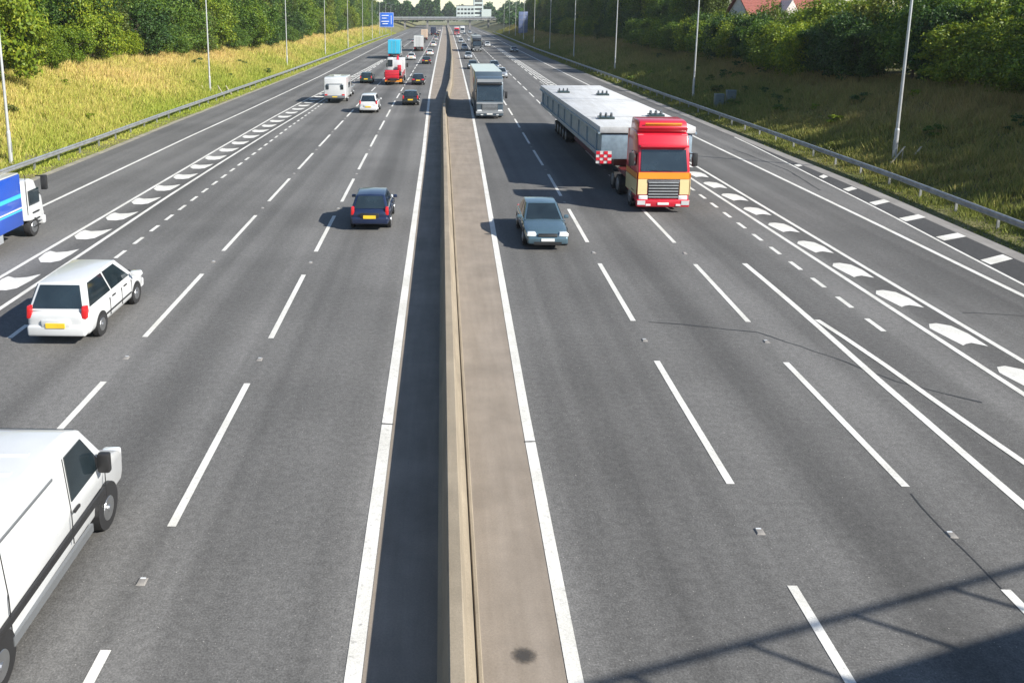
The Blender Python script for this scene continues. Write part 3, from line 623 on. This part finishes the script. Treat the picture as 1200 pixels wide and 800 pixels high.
for s in (-1, 1):
    MB().slab([(s*.76,.016,.88),(s*1.19,.016,.88),(s*1.19,.006,1.6),(s*.76,.006,1.6)], .03).build('cream_panel', P['cream'], g)
    MB().box((s*1.02,.115,.50), (.36,.03,.2)).build('white_bumper_panel', P['white'], g)
    MB().box((s*1.256,-1.15,1.2), (.02,2.2,.75)).build('cream_side_panel', P['cream'], g); MB().box((s*1.256,-1.15,1.74), (.024,2.2,.26)).build('orange_side_band', P['orange'], g)
    MB().box((s*1.12,-2.42,2.5), (.16,.3,2.4)).build('side_collar', P['red'], g, bevel=.03)
MB().slab([(-.74,.03,1.45),(.74,.03,1.45),(.74,.03,1.6),(-.74,.03,1.6)], .04).build('chrome_bar', chrome, g)
MB().box((0,-4.2,.85), (.95,6.6,.28)).build('chassis', black, g); MB().box((0,-3.6,1.25), (2.3,2.2,.18)).build('catwalk', P['brownred'], g); MB().box((0,-2.9,1.8), (2.1,.5,1.0)).build('equipment_box', P['brownred'], g)
axle(g, -1.45, W, .52); axle(g, -4.3, W, .52, True); axle(g, -5.65, W, .52, True)
tr = MB().box((0,-18.2,1.5), (2.4,25.2,.5)).build('trailer_bed', P['brownred'], g, bevel=.03)
for yy in (-22.5, -23.9, -25.3, -26.7, -28.1): axle(g, yy, 2.6, .48, True)
for s in (-1, 1): MB().box((s*1.1,-14.5,.95), (.12,9,.55)).build('side_rave', P['brownred'], tr)
mbd = MB().slab([(1.55,-4.55,1.55),(2.35,-4.55,1.55),(2.35,-4.55,2.2),(1.55,-4.55,2.2)], .05).build('marker_board', P['white'], g)
for i in range(4):
    for j in range(4):
        if (i+j) % 2 == 0: MB().box((1.65+i*.2,-4.51,1.63+j*.162), (.2,.02,.162)).build('red_check', P['red'], mbd)
ld = thing('wide_slab_load', 'wide light grey flat slab load carried on the red lorry trailer', 'load', (10.72, 56.5, 1.78))
top = MB().box((0,0,1.52), (4.95,26.6,.34)).build('deck_slab', load_m, ld, bevel=.03)
MB().box((0,0,.62), (4.7,26.4,1.3)).build('side_beam', bluegrey, ld, bevel=.02)
for s in (-1, 1):
    MB().box((s*2.5,0,1.36), (.10,26.6,.10)).build('edge_rail', bluegrey, ld); MB().box((s*2.40,0,.2), (.12,26.4,.2)).build('bottom_flange', bluegrey, ld)
    for k in range(9): MB().box((s*2.38,-12+k*3,.72), (.1,.10,.9)).build('web_stiffener', bluegrey, ld)
for (xx, yy) in ((-1.55, 6.5), (-1.5, -9.8), (1.0, 4.5), (1.6, -8.5)):
    lf = MB().box((xx,yy,1.75), (.85,.75,.14)).build('lifting_frame', P['green'], ld, bevel=.02)
    for a in (-.3, 0, .3): MB().tube([(xx+a,yy-.25,1.75),(xx+a,yy-.12,2.0),(xx+a,yy+.12,2.0),(xx+a,yy+.25,1.75)], .04, 6).build('lifting_eye', P['grey'], lf)
for k in range(3): MB().box((0,-8.9+k*8.9,1.697), (4.9,.04,.012)).build('slab_joint', galv_d, top)

# ---- 5 articulated lorry ahead on the right and other box lorries
def artic(label, x, y, away, cabc, boxc, bl=13.0, H=4.0, name='articulated_lorry', detail=True, doors=None, cabh=3.6, roofc=None, group=None):
    g = thing(name, label, 'lorry', (x, y, .012), 0 if away else math.pi, group); W = 2.5
    if away:   # origin at the rear doors
        y0 = bl
    else: y0 = 0
    cab(g, W, cabh, y0+(3.6 if away else 0), 2.2, cabc, .42, detail=detail)
    yc = (bl/2) if away else (-3.0-bl/2)
    bd = MB().box((0,yc,(H+1.1)/2), (2.54,bl,H-1.1)).build('box_body', boxc, g, bevel=.03)
    MB().box((0,yc,H+.015), (2.5,bl-.1,.03)).build('roof_panel', roofc or boxc, bd)
    MB().box((0,yc,.95), (1.0,bl+3,.28)).build('chassis', black, g)
    ye = yc-bl/2
    for s in (-1, 1):
        dr = MB().box((s*.635,ye-.02,(H+1.15)/2), (1.2,.05,H-1.35)).build('rear_door', doors or boxc, bd); MB().cyl((s*.4,ye-.06,1.25), (s*.4,ye-.06,H-.2), .025, .025, 6).build('door_bar', galv, dr)
        MB().box((s*.95,ye-.03,.82), (.42,.06,.16)).build('tail_light', lensr, g); MB().box((s*1.2,yc,.75), (.05,bl*.5,.5)).build('side_guard', alu, g)
    MB().box((0,ye+.05,.55), (2.3,.1,.16)).build('underrun_bar', black, g)
    for k in range(3): axle(g, ye+2.0+k*1.35, 2.5, .5, True, detail)
    axle(g, y0+(3.6 if away else 0)-1.4, 2.4, .5, False, detail); axle(g, y0+(3.6 if away else 0)-4.4, 2.5, .5, True, detail)
    return g
g = artic('dark slate articulated lorry approaching in the lane next to the central barrier', 4.35, 75.0, False, P['slate'], P['slate'], 13, 4.05, roofc=P['silver'], cabh=3.75)
MB().box((0,-.3,3.42), (2.3,.1,.28)).build('roof_sign', P['silver'], g); MB().slab([(-1.2,.02,1.36),(1.2,.02,1.36),(1.2,.02,1.52),(-1.2,.02,1.52)], .04).build('silver_band', P['silver'], g)
MB().box((0,.09,.62), (2.45,.1,.2)).build('white_bumper_band', P['silver'], g)
mid = lambda a, b, y: (lx(a, y)+lx(b, y))/2
artic('white box lorry seen from behind, far ahead in the middle left lane', mid('A','B',226), 226, True, P['white'], P['white'], 9, 4.0, detail=False)
artic('bright cyan box lorry far ahead in the slow left lane, behind the red lorry', mid('B','D',186)-.3, 184, True, P['white'], P['cyan'], 9, 4.1, detail=False, roofc=P['lblue'])
artic('dark lorry with pale roof approaching far off in the middle right lane', mid('R2','R3',225)-.6, 222, False, P['black'], P['grey'], 12, 4.1, detail=False, roofc=P['silver'])
artic('small red lorry approaching in the far distance right of the barrier', mid('R1','R2',430), 430, False, P['red'], P['white'], 11, 4.0, detail=False)
artic('beige box lorry seen from behind in the far distance, middle left lane', mid('A','B',330)-1, 330, True, P['white'], P['beige'], 10, 4.2, detail=False)
artic('dark blue lorry seen from behind in the far distance, inner left lane', mid('A','B',420)+1.2, 420, True, P['navy'], P['navy'], 10, 4.0, detail=False)
artic('white lorry approaching in the far distance in the middle right lane', mid('R2','R3',470), 470, False, P['white'], P['white'], 10, 4.0, detail=False)

# ---- 6 red tipper lorry with machinery, left carriageway
g = thing('flatbed_lorry', 'red flatbed lorry loaded with machinery seen from behind in the middle left lane', 'lorry', (-6.5, 113, .012)); W = 2.5
cab(g, W, 3.3, 9.6, 2.0, P['white'], .42, detail=False)
MB().box((0,3.4,1.15), (2.5,7.4,.22)).build('flatbed', P['brownred'], g); tl = MB().box((-.2,-.36,1.45), (1.9,.1,1.15)).build('tailboard', P['red'], g, bevel=.02)
for k in range(3): MB().box((-.2,-.425,1.1+k*.35), (1.8,.04,.06)).build('rib', P['red'], tl)
MB().box((0,3.4,.8), (.95,8.8,.3)).build('chassis', black, g); axle(g, 8.3, W, .5, False, False); axle(g, 1.2, W, .5, True, False); axle(g, 2.5, W, .5, True, False)
for s in (-1, 1): MB().box((s*1.0,-.44,.75), (.36,.06,.18)).build('tail_light', lensa if s > 0 else lensr, g); MB().box((s*1.22,3.4,1.5), (.06,7.3,.5)).build('side_board', P['red'], g)
MB().box((0,-.4,.55), (2.3,.1,.2)).build('bumper', P['orange'], g)
ex = thing('site_machine', 'white and red machine with dark window on the red flatbed lorry', 'machine', (-6.5, 114.6, 1.27))
MB().box((-.1,.9,.35), (1.9,2.6,.6)).build('undercarriage', black, ex, bevel=.05); MB().box((.45,1.3,1.3), (1.2,1.9,1.3)).build('body', P['white'], ex, bevel=.08); MB().box((-.55,.6,1.5), (.85,1.2,1.7), .9, .9).build('operator_cab', P['white'], ex, bevel=.06)
MB().box((-.55,-.02,1.6), (.66,.06,.9)).build('window', glass, ex); MB().box((.7,-.1,.9), (.5,.5,.9)).build('counterweight', P['red'], ex, bevel=.06)
MB().tube([(.2,2.0,1.2),(.3,3.4,2.3),(.35,5.0,1.0)], .16, 8).build('boom', P['red'], ex)

# ---- 7 caravan and towing car
g = thing('touring_caravan', 'white touring caravan seen from behind next to the hatched strip', 'caravan', (-11.35, 88.2, .012)); 
prof = [(0,.55),(5.6,.55),(5.75,1.2),(5.3,2.5),(4.8,2.75),(.5,2.78),(.12,2.65),(0,1.6)]
MB().prism(prof, lambda y, z: 1.15).build('body', P['white'], g, bevel=.08, seg=3); MB().box((0,-.0,2.1), (1.7,.05,.02)).build('trim', P['grey'], g)
for s in (-1, 1):
    MB().box((s*.78,-.02,1.75), (.3,.06,.5)).build('rear_window', glass, g, bevel=.02); MB().box((s*.92,-.03,.85), (.28,.06,.3)).build('tail_light', lensr, g); wheel(g, s*1.0, 2.7, .32, .2); MB().box((s*1.155,3.4,1.75), (.03,1.4,.6)).build('side_window', glass, g)
MB().box((0,-.04,.72), (2.2,.12,.28)).build('bumper', P['grey'], g, bevel=.03); MB().box((0,-.11,.72), (.52,.02,.11)).build('number_plate', plate_y, g); MB().tube([(0,5.6,.5),(0,7.0,.45)], .06, 6).build('tow_bar', galv_d, g)
MB().box((0,2.6,2.84), (.7,.7,.1)).build('roof_light', lensw, g)
car('estate_car', 'silver car towing the white caravan, mostly hidden in front of it', 'car', -11.4, 97.8, True, P['silver'], 'suv')

# ---- 8 middle distance cars, each with its own label
C = 'cars on the motorway'
car('off_road_car', 'white off-road car with dark rear window in the middle left lane', 'car', -7.02, 81.5, True, P['white'], 'suv', C)
car('hatchback_car', 'black hatchback with white rear plate nearest the barrier, ahead of the navy hatchback', 'car', mid('L1','A',88), 88.4, True, P['black'], 'hatch', C)
car('saloon_car', 'black saloon with red lights next to the barrier, ahead of the black hatchback', 'car', mid('L1','A',115), 115, True, P['black'], 'saloon', C)
car('saloon_car', 'dark green hatchback between the caravan and the red flatbed lorry', 'car', -10.5, 117.5, True, P['green'], 'hatch', C)
far = [('L1','A',166,True,'black','saloon','dark low car alone in the inner left lane, beyond the black saloon'),
 ('A','B',181,True,'white','hatch','white hatchback just behind the far white box lorry'),
 ('L1','A',202,True,'white','hatch','white car in the inner left lane level with the far white box lorry'),
 ('L1','A',262,True,'white','mpv','white van-like car in the inner left lane beyond the white car'),
 ('B','D',300,True,'silver','saloon','silver car in the far slow left lane beside the cyan lorry'),
 ('L1','A',400,True,'black','suv','dark car in the far distance beside the left of the barrier'),
 ('L1','A',470,True,'grey','hatch','grey car in the farthest left queue beside the barrier'),
 ('B','D',430,True,'black','suv','dark car on the far slow left lane under the blue sign'),
 ('A','B',505,True,'white','mpv','white car in the farthest left queue, middle lane'),
 ('R1','R2',150,False,'slate','saloon','blue-grey car approaching just beyond the slate lorry, inner lane'),
 ('R2','R3',148,False,'slate','hatch','dark blue-grey car approaching beyond the slate lorry, middle lane'),
 ('R2','R3',128,False,'silver','saloon','silver car approaching right behind the slate lorry, middle lane'),
 ('R1','R2',186,False,'silver','hatch','silver car approaching in the inner right lane beyond the blue-grey car'),
 ('R1','R2',236,False,'white','suv','white car approaching in the inner right lane, left of the dark lorry'),
 ('R3','D2',262,False,'white','hatch','white car approaching right of the dark lorry far off'),
 ('R1','R2',300,False,'silver','saloon','silver car approaching far off in the inner right lane'),
 ('R2','R3',320,False,'white','hatch','white car approaching far off behind the dark lorry'),
 ('R1','R2',370,False,'white','mpv','white car approaching in the far distance in front of the small red lorry'),
 ('R3','D2',380,False,'grey','suv','grey car approaching in the far slow right lane'),
 ('R1','R2',455,False,'white','suv','white car approaching among the farthest traffic, just right of the barrier'),
 ('R1','R2',520,False,'silver','hatch','silver car approaching at the far end of the inner right lane'),
 ('R2','R3',420,False,'black','saloon','black car approaching among the farthest traffic, middle right lane'),
 ('R3','D2',470,False,'silver','mpv','silver car approaching among the farthest traffic, slow right lane'),
 ('L1','A',330,True,'silver','suv','silver off-road car in the inner left lane far ahead of the white van-like car'),
 ('B','D',365,True,'white','hatch','white hatchback in the slow left lane near the blue sign'),
 ('L1','A',540,True,'white','hatch','white car at the far end of the inner left lane'),
 ('Co2','E2',222,False,'black','saloon','dark car approaching alone on the right slip road')]
for a, b_, y, aw, c, kd, lab in far:
    car({'saloon': 'saloon_car', 'hatch': 'hatchback_car', 'suv': 'off_road_car', 'mpv': 'people_carrier'}[kd], lab, 'car', mid(a, b_, y), y, aw, P[c], kd, C, detail=y < 160)

# ================================================================ VEGETATION
def leaf_mesh(name, r, lobes, per, size, low, mat, seed, squash=1.0):
    """crown of leaf-sized quads gathered in lobes; r=(rx,ry,rz), base at z=low"""
    g = np.random.default_rng(seed); rx, ry, rz = r
    cs = []
    while len(cs) < lobes:
        p = g.uniform(-1, 1, 3); q = np.linalg.norm(p)
        if .35 < q < .92: cs.append(p)
    cs = np.array(cs); N = lobes*per
    c = np.repeat(cs, per, 0); lr = np.repeat(g.choice([.16, .22, .30, .40], lobes)*g.uniform(.85, 1.15, lobes), per)
    d = g.normal(size=(N, 3)); d /= np.linalg.norm(d, axis=1, keepdims=True)
    d[:, 2] = np.abs(d[:, 2])*g.choice([1, 1, -.6], N)
    ax = np.repeat(g.uniform(.6, 1.5, (lobes, 3)), per, 0)
    rad = lr*g.uniform(.35, 1.1, N)**.55*(1+.35*np.sin(d[:, 0]*7+c[:, 1]*9)*np.sin(d[:, 1]*6+c[:, 2]*8))*np.where(g.uniform(0, 1, N) < .07, 1.35, 1)
    d = d*ax
    P_ = (c + d*rad[:, None])*np.array([rx, ry, rz]) + np.array([0, 0, low+rz])
    P_[:, 2] = np.maximum(P_[:, 2], low+.05)
    nrm = d/ax + g.normal(size=(N, 3))*.65; nrm /= np.linalg.norm(nrm, axis=1, keepdims=True)
    a = np.cross(nrm, g.normal(size=(N, 3))); a /= np.linalg.norm(a, axis=1, keepdims=True); b = np.cross(nrm, a)
    s = size*g.uniform(.6, 1.35, N)[:, None]
    V = np.stack([P_-a*s*.6, P_-b*s*.34, P_+a*s*.6+nrm*s*.15, P_+b*s*.34], 1).reshape(-1, 3)
    me = bpy.data.meshes.new(name); me.vertices.add(4*N); me.loops.add(4*N); me.polygons.add(N)
    me.vertices.foreach_set('co', V.ravel().astype(np.float32)); me.loops.foreach_set('vertex_index', np.arange(4*N, dtype=np.int32))
    me.polygons.foreach_set('loop_start', np.arange(0, 4*N, 4, dtype=np.int32)); me.update(calc_edges=True); me.materials.append(mat)
    return me, cs*np.array([rx, ry, rz])+np.array([0, 0, low+rz])
def trunk_mesh(cs, h, low, r0, seed):
    g = random.Random(seed); mb = MB(); top = low+.55*(h-low); p = Vector((0,0,-.4)); pts = [p]
    for i in range(1, 5): pts.append(Vector((g.uniform(-.05,.05)*h*.5*i/4, g.uniform(-.05,.05)*h*.5*i/4, top*i/4)))
    for i in range(4): mb.cyl(pts[i], pts[i+1], r0*(1-.17*i), r0*(1-.17*(i+1)), 8)
    for c in cs[::2]:
        a = pts[g.choice((2, 3, 4))]; c = Vector(c)
        if c.z > a.z*.6: m_ = a.lerp(c, .5)+Vector((0,0,-.15)); mb.cyl(a, m_, r0*.32, r0*.2, 5); mb.cyl(m_, c, r0*.2, r0*.07, 5)
    return mb
VAR = {}
def variant(kind, key, r, lobes, per, size, low, seed):
    me, cs = leaf_mesh('crown', r, lobes, per, size, low, leaf[kind], seed)
    h = low+2*r[2]; tb = trunk_mesh(cs, h, low, .045*h*.5, seed)
    proto = empty('proto'); cr = link_mesh('crown', me, proto); tk = tb.build('trunk', bark, proto)
    VAR.setdefault(key, []).append((kind, h, me, tk.data))
    for o in (cr, tk, proto): bpy.data.objects.remove(o)
for i, kd in enumerate(('bright', 'mid', 'deep', 'olive', 'bright', 'mid')): variant(kd, 'shrub', (2.6+.3*(i % 3), 2.5, 2.7+.25*(i % 2)), 48, 260, .185, .1, 100+i)
for i, kd in enumerate(('mid', 'deep', 'bright', 'olive', 'mid', 'deep')): variant(kd, 'tree', (3.6+.3*(i % 2), 3.5, 5.3+.4*(i % 3)), 80, 270, .24, 1.4, 200+i)
for i, kd in enumerate(('bright', 'mid', 'bright', 'deep')): variant(kd, 'hedge', (2.3, 2.3, 2.2+.1*i), 46, 290, .17, .05, 300+i)
KW = {'bright': 'yellow-green', 'mid': 'mid green', 'deep': 'dark green', 'olive': 'brownish olive'}
CNT = {}; ORDS = [o_.replace(' nearest', '') for o_ in ORD]
NUM = ['first', 'second', 'third', 'fourth', 'fifth', 'sixth', 'seventh', 'eighth', 'ninth', 'tenth', 'eleventh', 'twelfth', 'thirteenth', 'fourteenth', 'fifteenth']
def plant(key, x, y, sc_, name, row, side, pick=None):
    kd, h, me, tme = pick or random.choice(VAR[key])
    lamps_ = LAMP_L if side < 0 else LAMP_R; seg = sum(1 for p in lamps_ if p[1] < y)
    kk = (name, kd, row, side, seg); CNT[kk] = CNT.get(kk, 0)+1; n = CNT[kk]
    sd_ = 'left' if side < 0 else 'right'
    where = f'before the nearest {sd_} lamp post' if seg == 0 else f'past the {ORDS[seg-1]} {sd_} lamp post'
    lab = f"{KW[kd]} {name.replace('_', ' ')}, {NUM[min(n, 15)-1]} {where}, {row}"
    g = thing(name, lab, name.split('_')[-1], (x, y, tz(x, y)-.15), random.uniform(0, 6.28), f"{name.replace('_', ' ')}s {row} on the {sd_} bank")
    g.scale = (sc_*random.uniform(.9, 1.12), sc_*random.uniform(.9, 1.12), sc_*random.uniform(.88, 1.12))
    link_mesh('crown', me, g); link_mesh('trunk', tme, g); return g
# left wood
y = 34
while y < 470:
    d = float(np.interp(y, [40,50,58,69,89,118,168,260,400], [10,10.2,10.6,12.8,14,12.8,11,12,13]))+random.uniform(-.6, 1.3); x = lx('F', y)-d
    plant('shrub', x, y, random.choice((.7, .9, 1.15, 1.5))*random.uniform(.9, 1.1), 'leafy_bush', 'fronting the wood', -1, random.choice([v_ for v_ in VAR['shrub'] if v_[0] == 'bright']) if y < 100 and random.random() < .55 else None)
    y += random.uniform(3.4, 6.2)*(1 if y < 200 else 1.5)
y = 30
while y < 480:
    x = lx('F', y)-17.5+random.uniform(-1.5, 1.5); plant('tree', x, y, random.uniform(.95, 1.3)*(1 if y < 170 else 1.25), 'woodland_tree', 'behind the bushes', -1)
    y += random.uniform(4.6, 6.5)*(1 if y < 200 else 1.5)
y = 34
while y < 480:
    x = lx('F', y)-26+random.uniform(-2, 2); plant('tree', x, y, random.uniform(1.25, 1.6)*(1 if y < 170 else 1.3), 'tall_tree', 'at the back', -1)
    y += random.uniform(6.5, 9)*(1 if y < 200 else 1.5)
# right hedge, near end out of view added to shade the bank
y = 4
while y < 420:
    d = float(np.interp(y, [48,65,72,86,117,145,172,250], [14,14.2,12.2,11.4,12.6,11.4,14,12]))+random.uniform(-.5, .9); x = lx('F2', y)+d
    plant('hedge', x, y, random.uniform(.98, 1.2), 'hedge_bush', 'in the hedge', 1)
    y += random.uniform(2.9, 3.9)*(1 if y < 190 else 1.7)
y = 6
while y < 420:
    x = lx('F2', y)+17+random.uniform(-1, 1)
    if y > 130: plant('tree', x, y, random.uniform(.75, 1.1)*(1.25 if y > 170 else .85), 'hedgerow_tree', 'behind the hedge', 1)
    else: plant('shrub', x, y, random.uniform(.86, 1.0)*(1.32 if 56 < y < 93 else 1.12 if y <= 56 else 1), 'tall_bush', 'behind the hedge', 1)
    y += random.uniform(4.2, 6)*(1 if y < 190 else 1.5)
y = 36
while y < 420:
    x = lx('F2', y)+34+random.uniform(-3, 4)
    if not (112 < y < 131): plant('tree', x, y, random.uniform(.72, .95), 'distant_tree', 'well beyond the hedge', 1)
    y += random.uniform(6, 9)
# far wood closing the view, one mass
def mass(name, label, boxes, n, size, mat):
    V = []; g = np.random.default_rng(5)
    for (x0, x1, y0, y1, h) in boxes:
        N = int(n*(x1-x0)/60); X = g.uniform(x0, x1, N); Y = g.uniform(y0, y1, N)
        top = h*(.72+.28*np.sin(X*.31+y0)*np.sin(X*.13+1))*g.uniform(.75, 1, N)
        Z = g.uniform(.02, 1, N)**.6*top+4
        c = np.stack([X, Y, Z], 1); a = g.normal(size=(N, 3)); a /= np.linalg.norm(a, axis=1, keepdims=True); b = np.cross(a, g.normal(size=(N, 3))); b /= np.linalg.norm(b, axis=1, keepdims=True)
        s = size*g.uniform(.6, 1.3, N)[:, None]; V.append(np.stack([c-a*s, c-b*s*.6, c+a*s, c+b*s*.6], 1).reshape(-1, 3))
    V = np.concatenate(V); N = len(V)//4
    me = bpy.data.meshes.new(name); me.vertices.add(4*N); me.loops.add(4*N); me.polygons.add(N)
    me.vertices.foreach_set('co', V.ravel().astype(np.float32)); me.loops.foreach_set('vertex_index', np.arange(4*N, dtype=np.int32)); me.polygons.foreach_set('loop_start', np.arange(0, 4*N, 4, dtype=np.int32))
    me.update(calc_edges=True); me.materials.append(mat); return tag(link_mesh(name, me), label, 'woodland', kind='stuff')
mass('far_wood', 'far-off mass of trees closing the view at the end of the motorway', [(-170,-46,480,620,20),(-130,-2,700,760,26),(40,170,430,640,13),(48,200,700,760,20),(-200,200,860,920,22)], 9000, 1.3, leaf['deep'])

# grass of the banks: blades as real geometry, one object each side
def grass(name, label, side, zones, pal):
    g = np.random.default_rng(21+side); nm = 'F' if side < 0 else 'F2'
    Vs = []; Cs = []
    for (y0, y1, d0, d1, n, h, wd) in zones:
        Y = g.uniform(y0, y1, n); D = d0+(d1-d0)*g.uniform(0, 1, n)
        cl = g.integers(0, n, n//7); 
        E_ = np.interp(Y, [p[0] for p in T[nm]], [p[1] for p in T[nm]]); X = E_+side*D
        bz = np.interp(D, [0, .4, 2.2, 13, 18, 60], [-.02, .02, .12, 3.9, 4.7, 6.5]) + np.where(D > 2.5, .22*np.sin(X*.55+Y*.13)*np.sin(Y*.21+X*.2)*np.minimum(1, (D-2.5)/4), 0)
        clump = .5+.5*np.sin(X*1.7+np.sin(Y*.9)*2)*np.sin(Y*1.3+np.sin(X*.7)*2)
        patch = .5+.5*np.sin(X*.35+1.3*np.sin(Y*.11))*np.sin(Y*.17+1.1*np.sin(X*.23))
        rise = np.clip((D-1.5)/9, 0, 1)
        hh = h*(.35+.9*clump)*g.uniform(.6, 1.3, n)*np.interp(D, [0, .6, 1.6, 3, 13], [.12, .25, .5, .9, 1.1])
        lean = g.normal(size=(n, 2))*.35*hh[:, None]; th = g.uniform(0, 6.28, n); w_ = wd*g.uniform(.6, 1.4, n)
        dx, dy = np.cos(th)*w_, np.sin(th)*w_
        base = np.stack([X, Y, bz-.03], 1)
        p0 = base+np.stack([-dx, -dy, 0*dx], 1); p1 = base+np.stack([dx, dy, 0*dx], 1); p2 = base+np.stack([lean[:, 0], lean[:, 1], hh], 1)
        Vs.append(np.stack([p0, p1, p2], 1).reshape(-1, 3))
        k = np.clip(rise*.75+.5*(patch-.5)+g.normal(size=n)*.22, 0, 1)
        colr = np.array([[np.interp(k, [0, .45, 1], [pal[i][j] for i in range(3)])] for j in range(3)]).reshape(3, n).T*g.uniform(.75, 1.25, n)[:, None]
        Cs.append(np.repeat(np.concatenate([colr, np.ones((n, 1))], 1), 3, 0))
    V = np.concatenate(Vs); Cc = np.concatenate(Cs); N = len(V)//3
    me = bpy.data.meshes.new(name); me.vertices.add(3*N); me.loops.add(3*N); me.polygons.add(N)
    me.vertices.foreach_set('co', V.ravel().astype(np.float32)); me.loops.foreach_set('vertex_index', np.arange(3*N, dtype=np.int32)); me.polygons.foreach_set('loop_start', np.arange(0, 3*N, 3, dtype=np.int32))
    me.update(calc_edges=True); at_ = me.color_attributes.new('tint', 'FLOAT_COLOR', 'POINT'); at_.data.foreach_set('color', Cc.ravel().astype(np.float32))
    m, t, b = newmat(name+'_blades'); a = nd(t, 'ShaderNodeVertexColor'); a.layer_name = 'tint'
    t.links.new(a.outputs[0], b.inputs['Base Color']); b.inputs['Roughness'].default_value = .6; b.inputs['Specular IOR Level'].default_value = .2
    tr = nd(t, 'ShaderNodeBsdfTranslucent'); t.links.new(a.outputs[0], tr.inputs[0]); mx = nd(t, 'ShaderNodeMixShader'); mx.inputs[0].default_value = .35
    t.links.new(b.outputs[0], mx.inputs[1]); t.links.new(tr.outputs[0], mx.inputs[2]); t.links.new(mx.outputs[0], t.nodes['Material Output'].inputs[0])
    me.materials.append(m); return tag(link_mesh(name, me), label, 'grass', kind='stuff')
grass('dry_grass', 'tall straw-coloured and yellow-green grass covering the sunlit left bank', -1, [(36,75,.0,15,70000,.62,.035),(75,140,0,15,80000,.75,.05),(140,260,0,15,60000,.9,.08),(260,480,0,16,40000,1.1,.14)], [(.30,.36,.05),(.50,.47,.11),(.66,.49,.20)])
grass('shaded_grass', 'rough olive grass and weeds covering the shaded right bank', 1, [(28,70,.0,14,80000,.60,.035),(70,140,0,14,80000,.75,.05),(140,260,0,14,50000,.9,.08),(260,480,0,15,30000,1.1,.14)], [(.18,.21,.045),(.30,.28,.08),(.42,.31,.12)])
# broad weeds on the right bank and tall stalks on the left
def weed_proto(name, mat, seed, h):
    me, _ = leaf_mesh('foliage', (.55*h, .55*h, .5*h), 9, 60, .13, 0, mat, seed); return me
wm = [weed_proto('w', leaf[k], 400+i, h) for i, (k, h) in enumerate((('mid', .8), ('deep', 1.0), ('olive', .9), ('bright', .7)))]
kw = ['mid green', 'dark green', 'brownish', 'light green']
for side, L_, n in ((1, LAMP_R, 46), (-1, LAMP_L, 8)):
    cnt = {}
    for i in range(n):
        y = random.uniform(32, 135) if side > 0 else random.uniform(48, 140); d = random.uniform(2.6, 11); x = lx('F2' if side > 0 else 'F', y)+side*d
        k = random.randrange(4); seg = sum(1 for p in L_ if p[1] < y); cnt[(k, seg)] = cnt.get((k, seg), 0)+1; sd_ = 'right' if side > 0 else 'left'
        where = f'before the nearest {sd_} lamp post' if seg == 0 else f'past the {ORDS[seg-1]} {sd_} lamp post'
        g = thing('weed_clump', f"low {kw[k]} weed clump in the grass, {NUM[cnt[(k, seg)]-1]} {where}", 'plant', (x, y, tz(x, y)-.05), random.uniform(0, 6.28), f'weed clumps on the {sd_} bank'); s = random.uniform(.7, 1.4); g.scale = (s*1.2, s*1.2, s*.8)
        link_mesh('foliage', wm[k], g)
# ================================================================ haze: the air over the motorway
hz = MB().box((0, 1400, 20.5), (3700, 3700, 45)).build('haze', None); tag(hz, 'faint pale summer haze over the motorway', 'haze', kind='stuff')
m = bpy.data.materials.new('summer_haze'); m.use_nodes = True; t = m.node_tree; t.nodes.remove(t.nodes['Principled BSDF'])
pv = t.nodes.new('ShaderNodeVolumePrincipled'); pv.inputs['Color'].default_value = (.86, .93, 1, 1); pv.inputs['Density'].default_value = .00013
t.links.new(pv.outputs[0], t.nodes['Material Output'].inputs['Volume']); hz.data.materials.append(m)
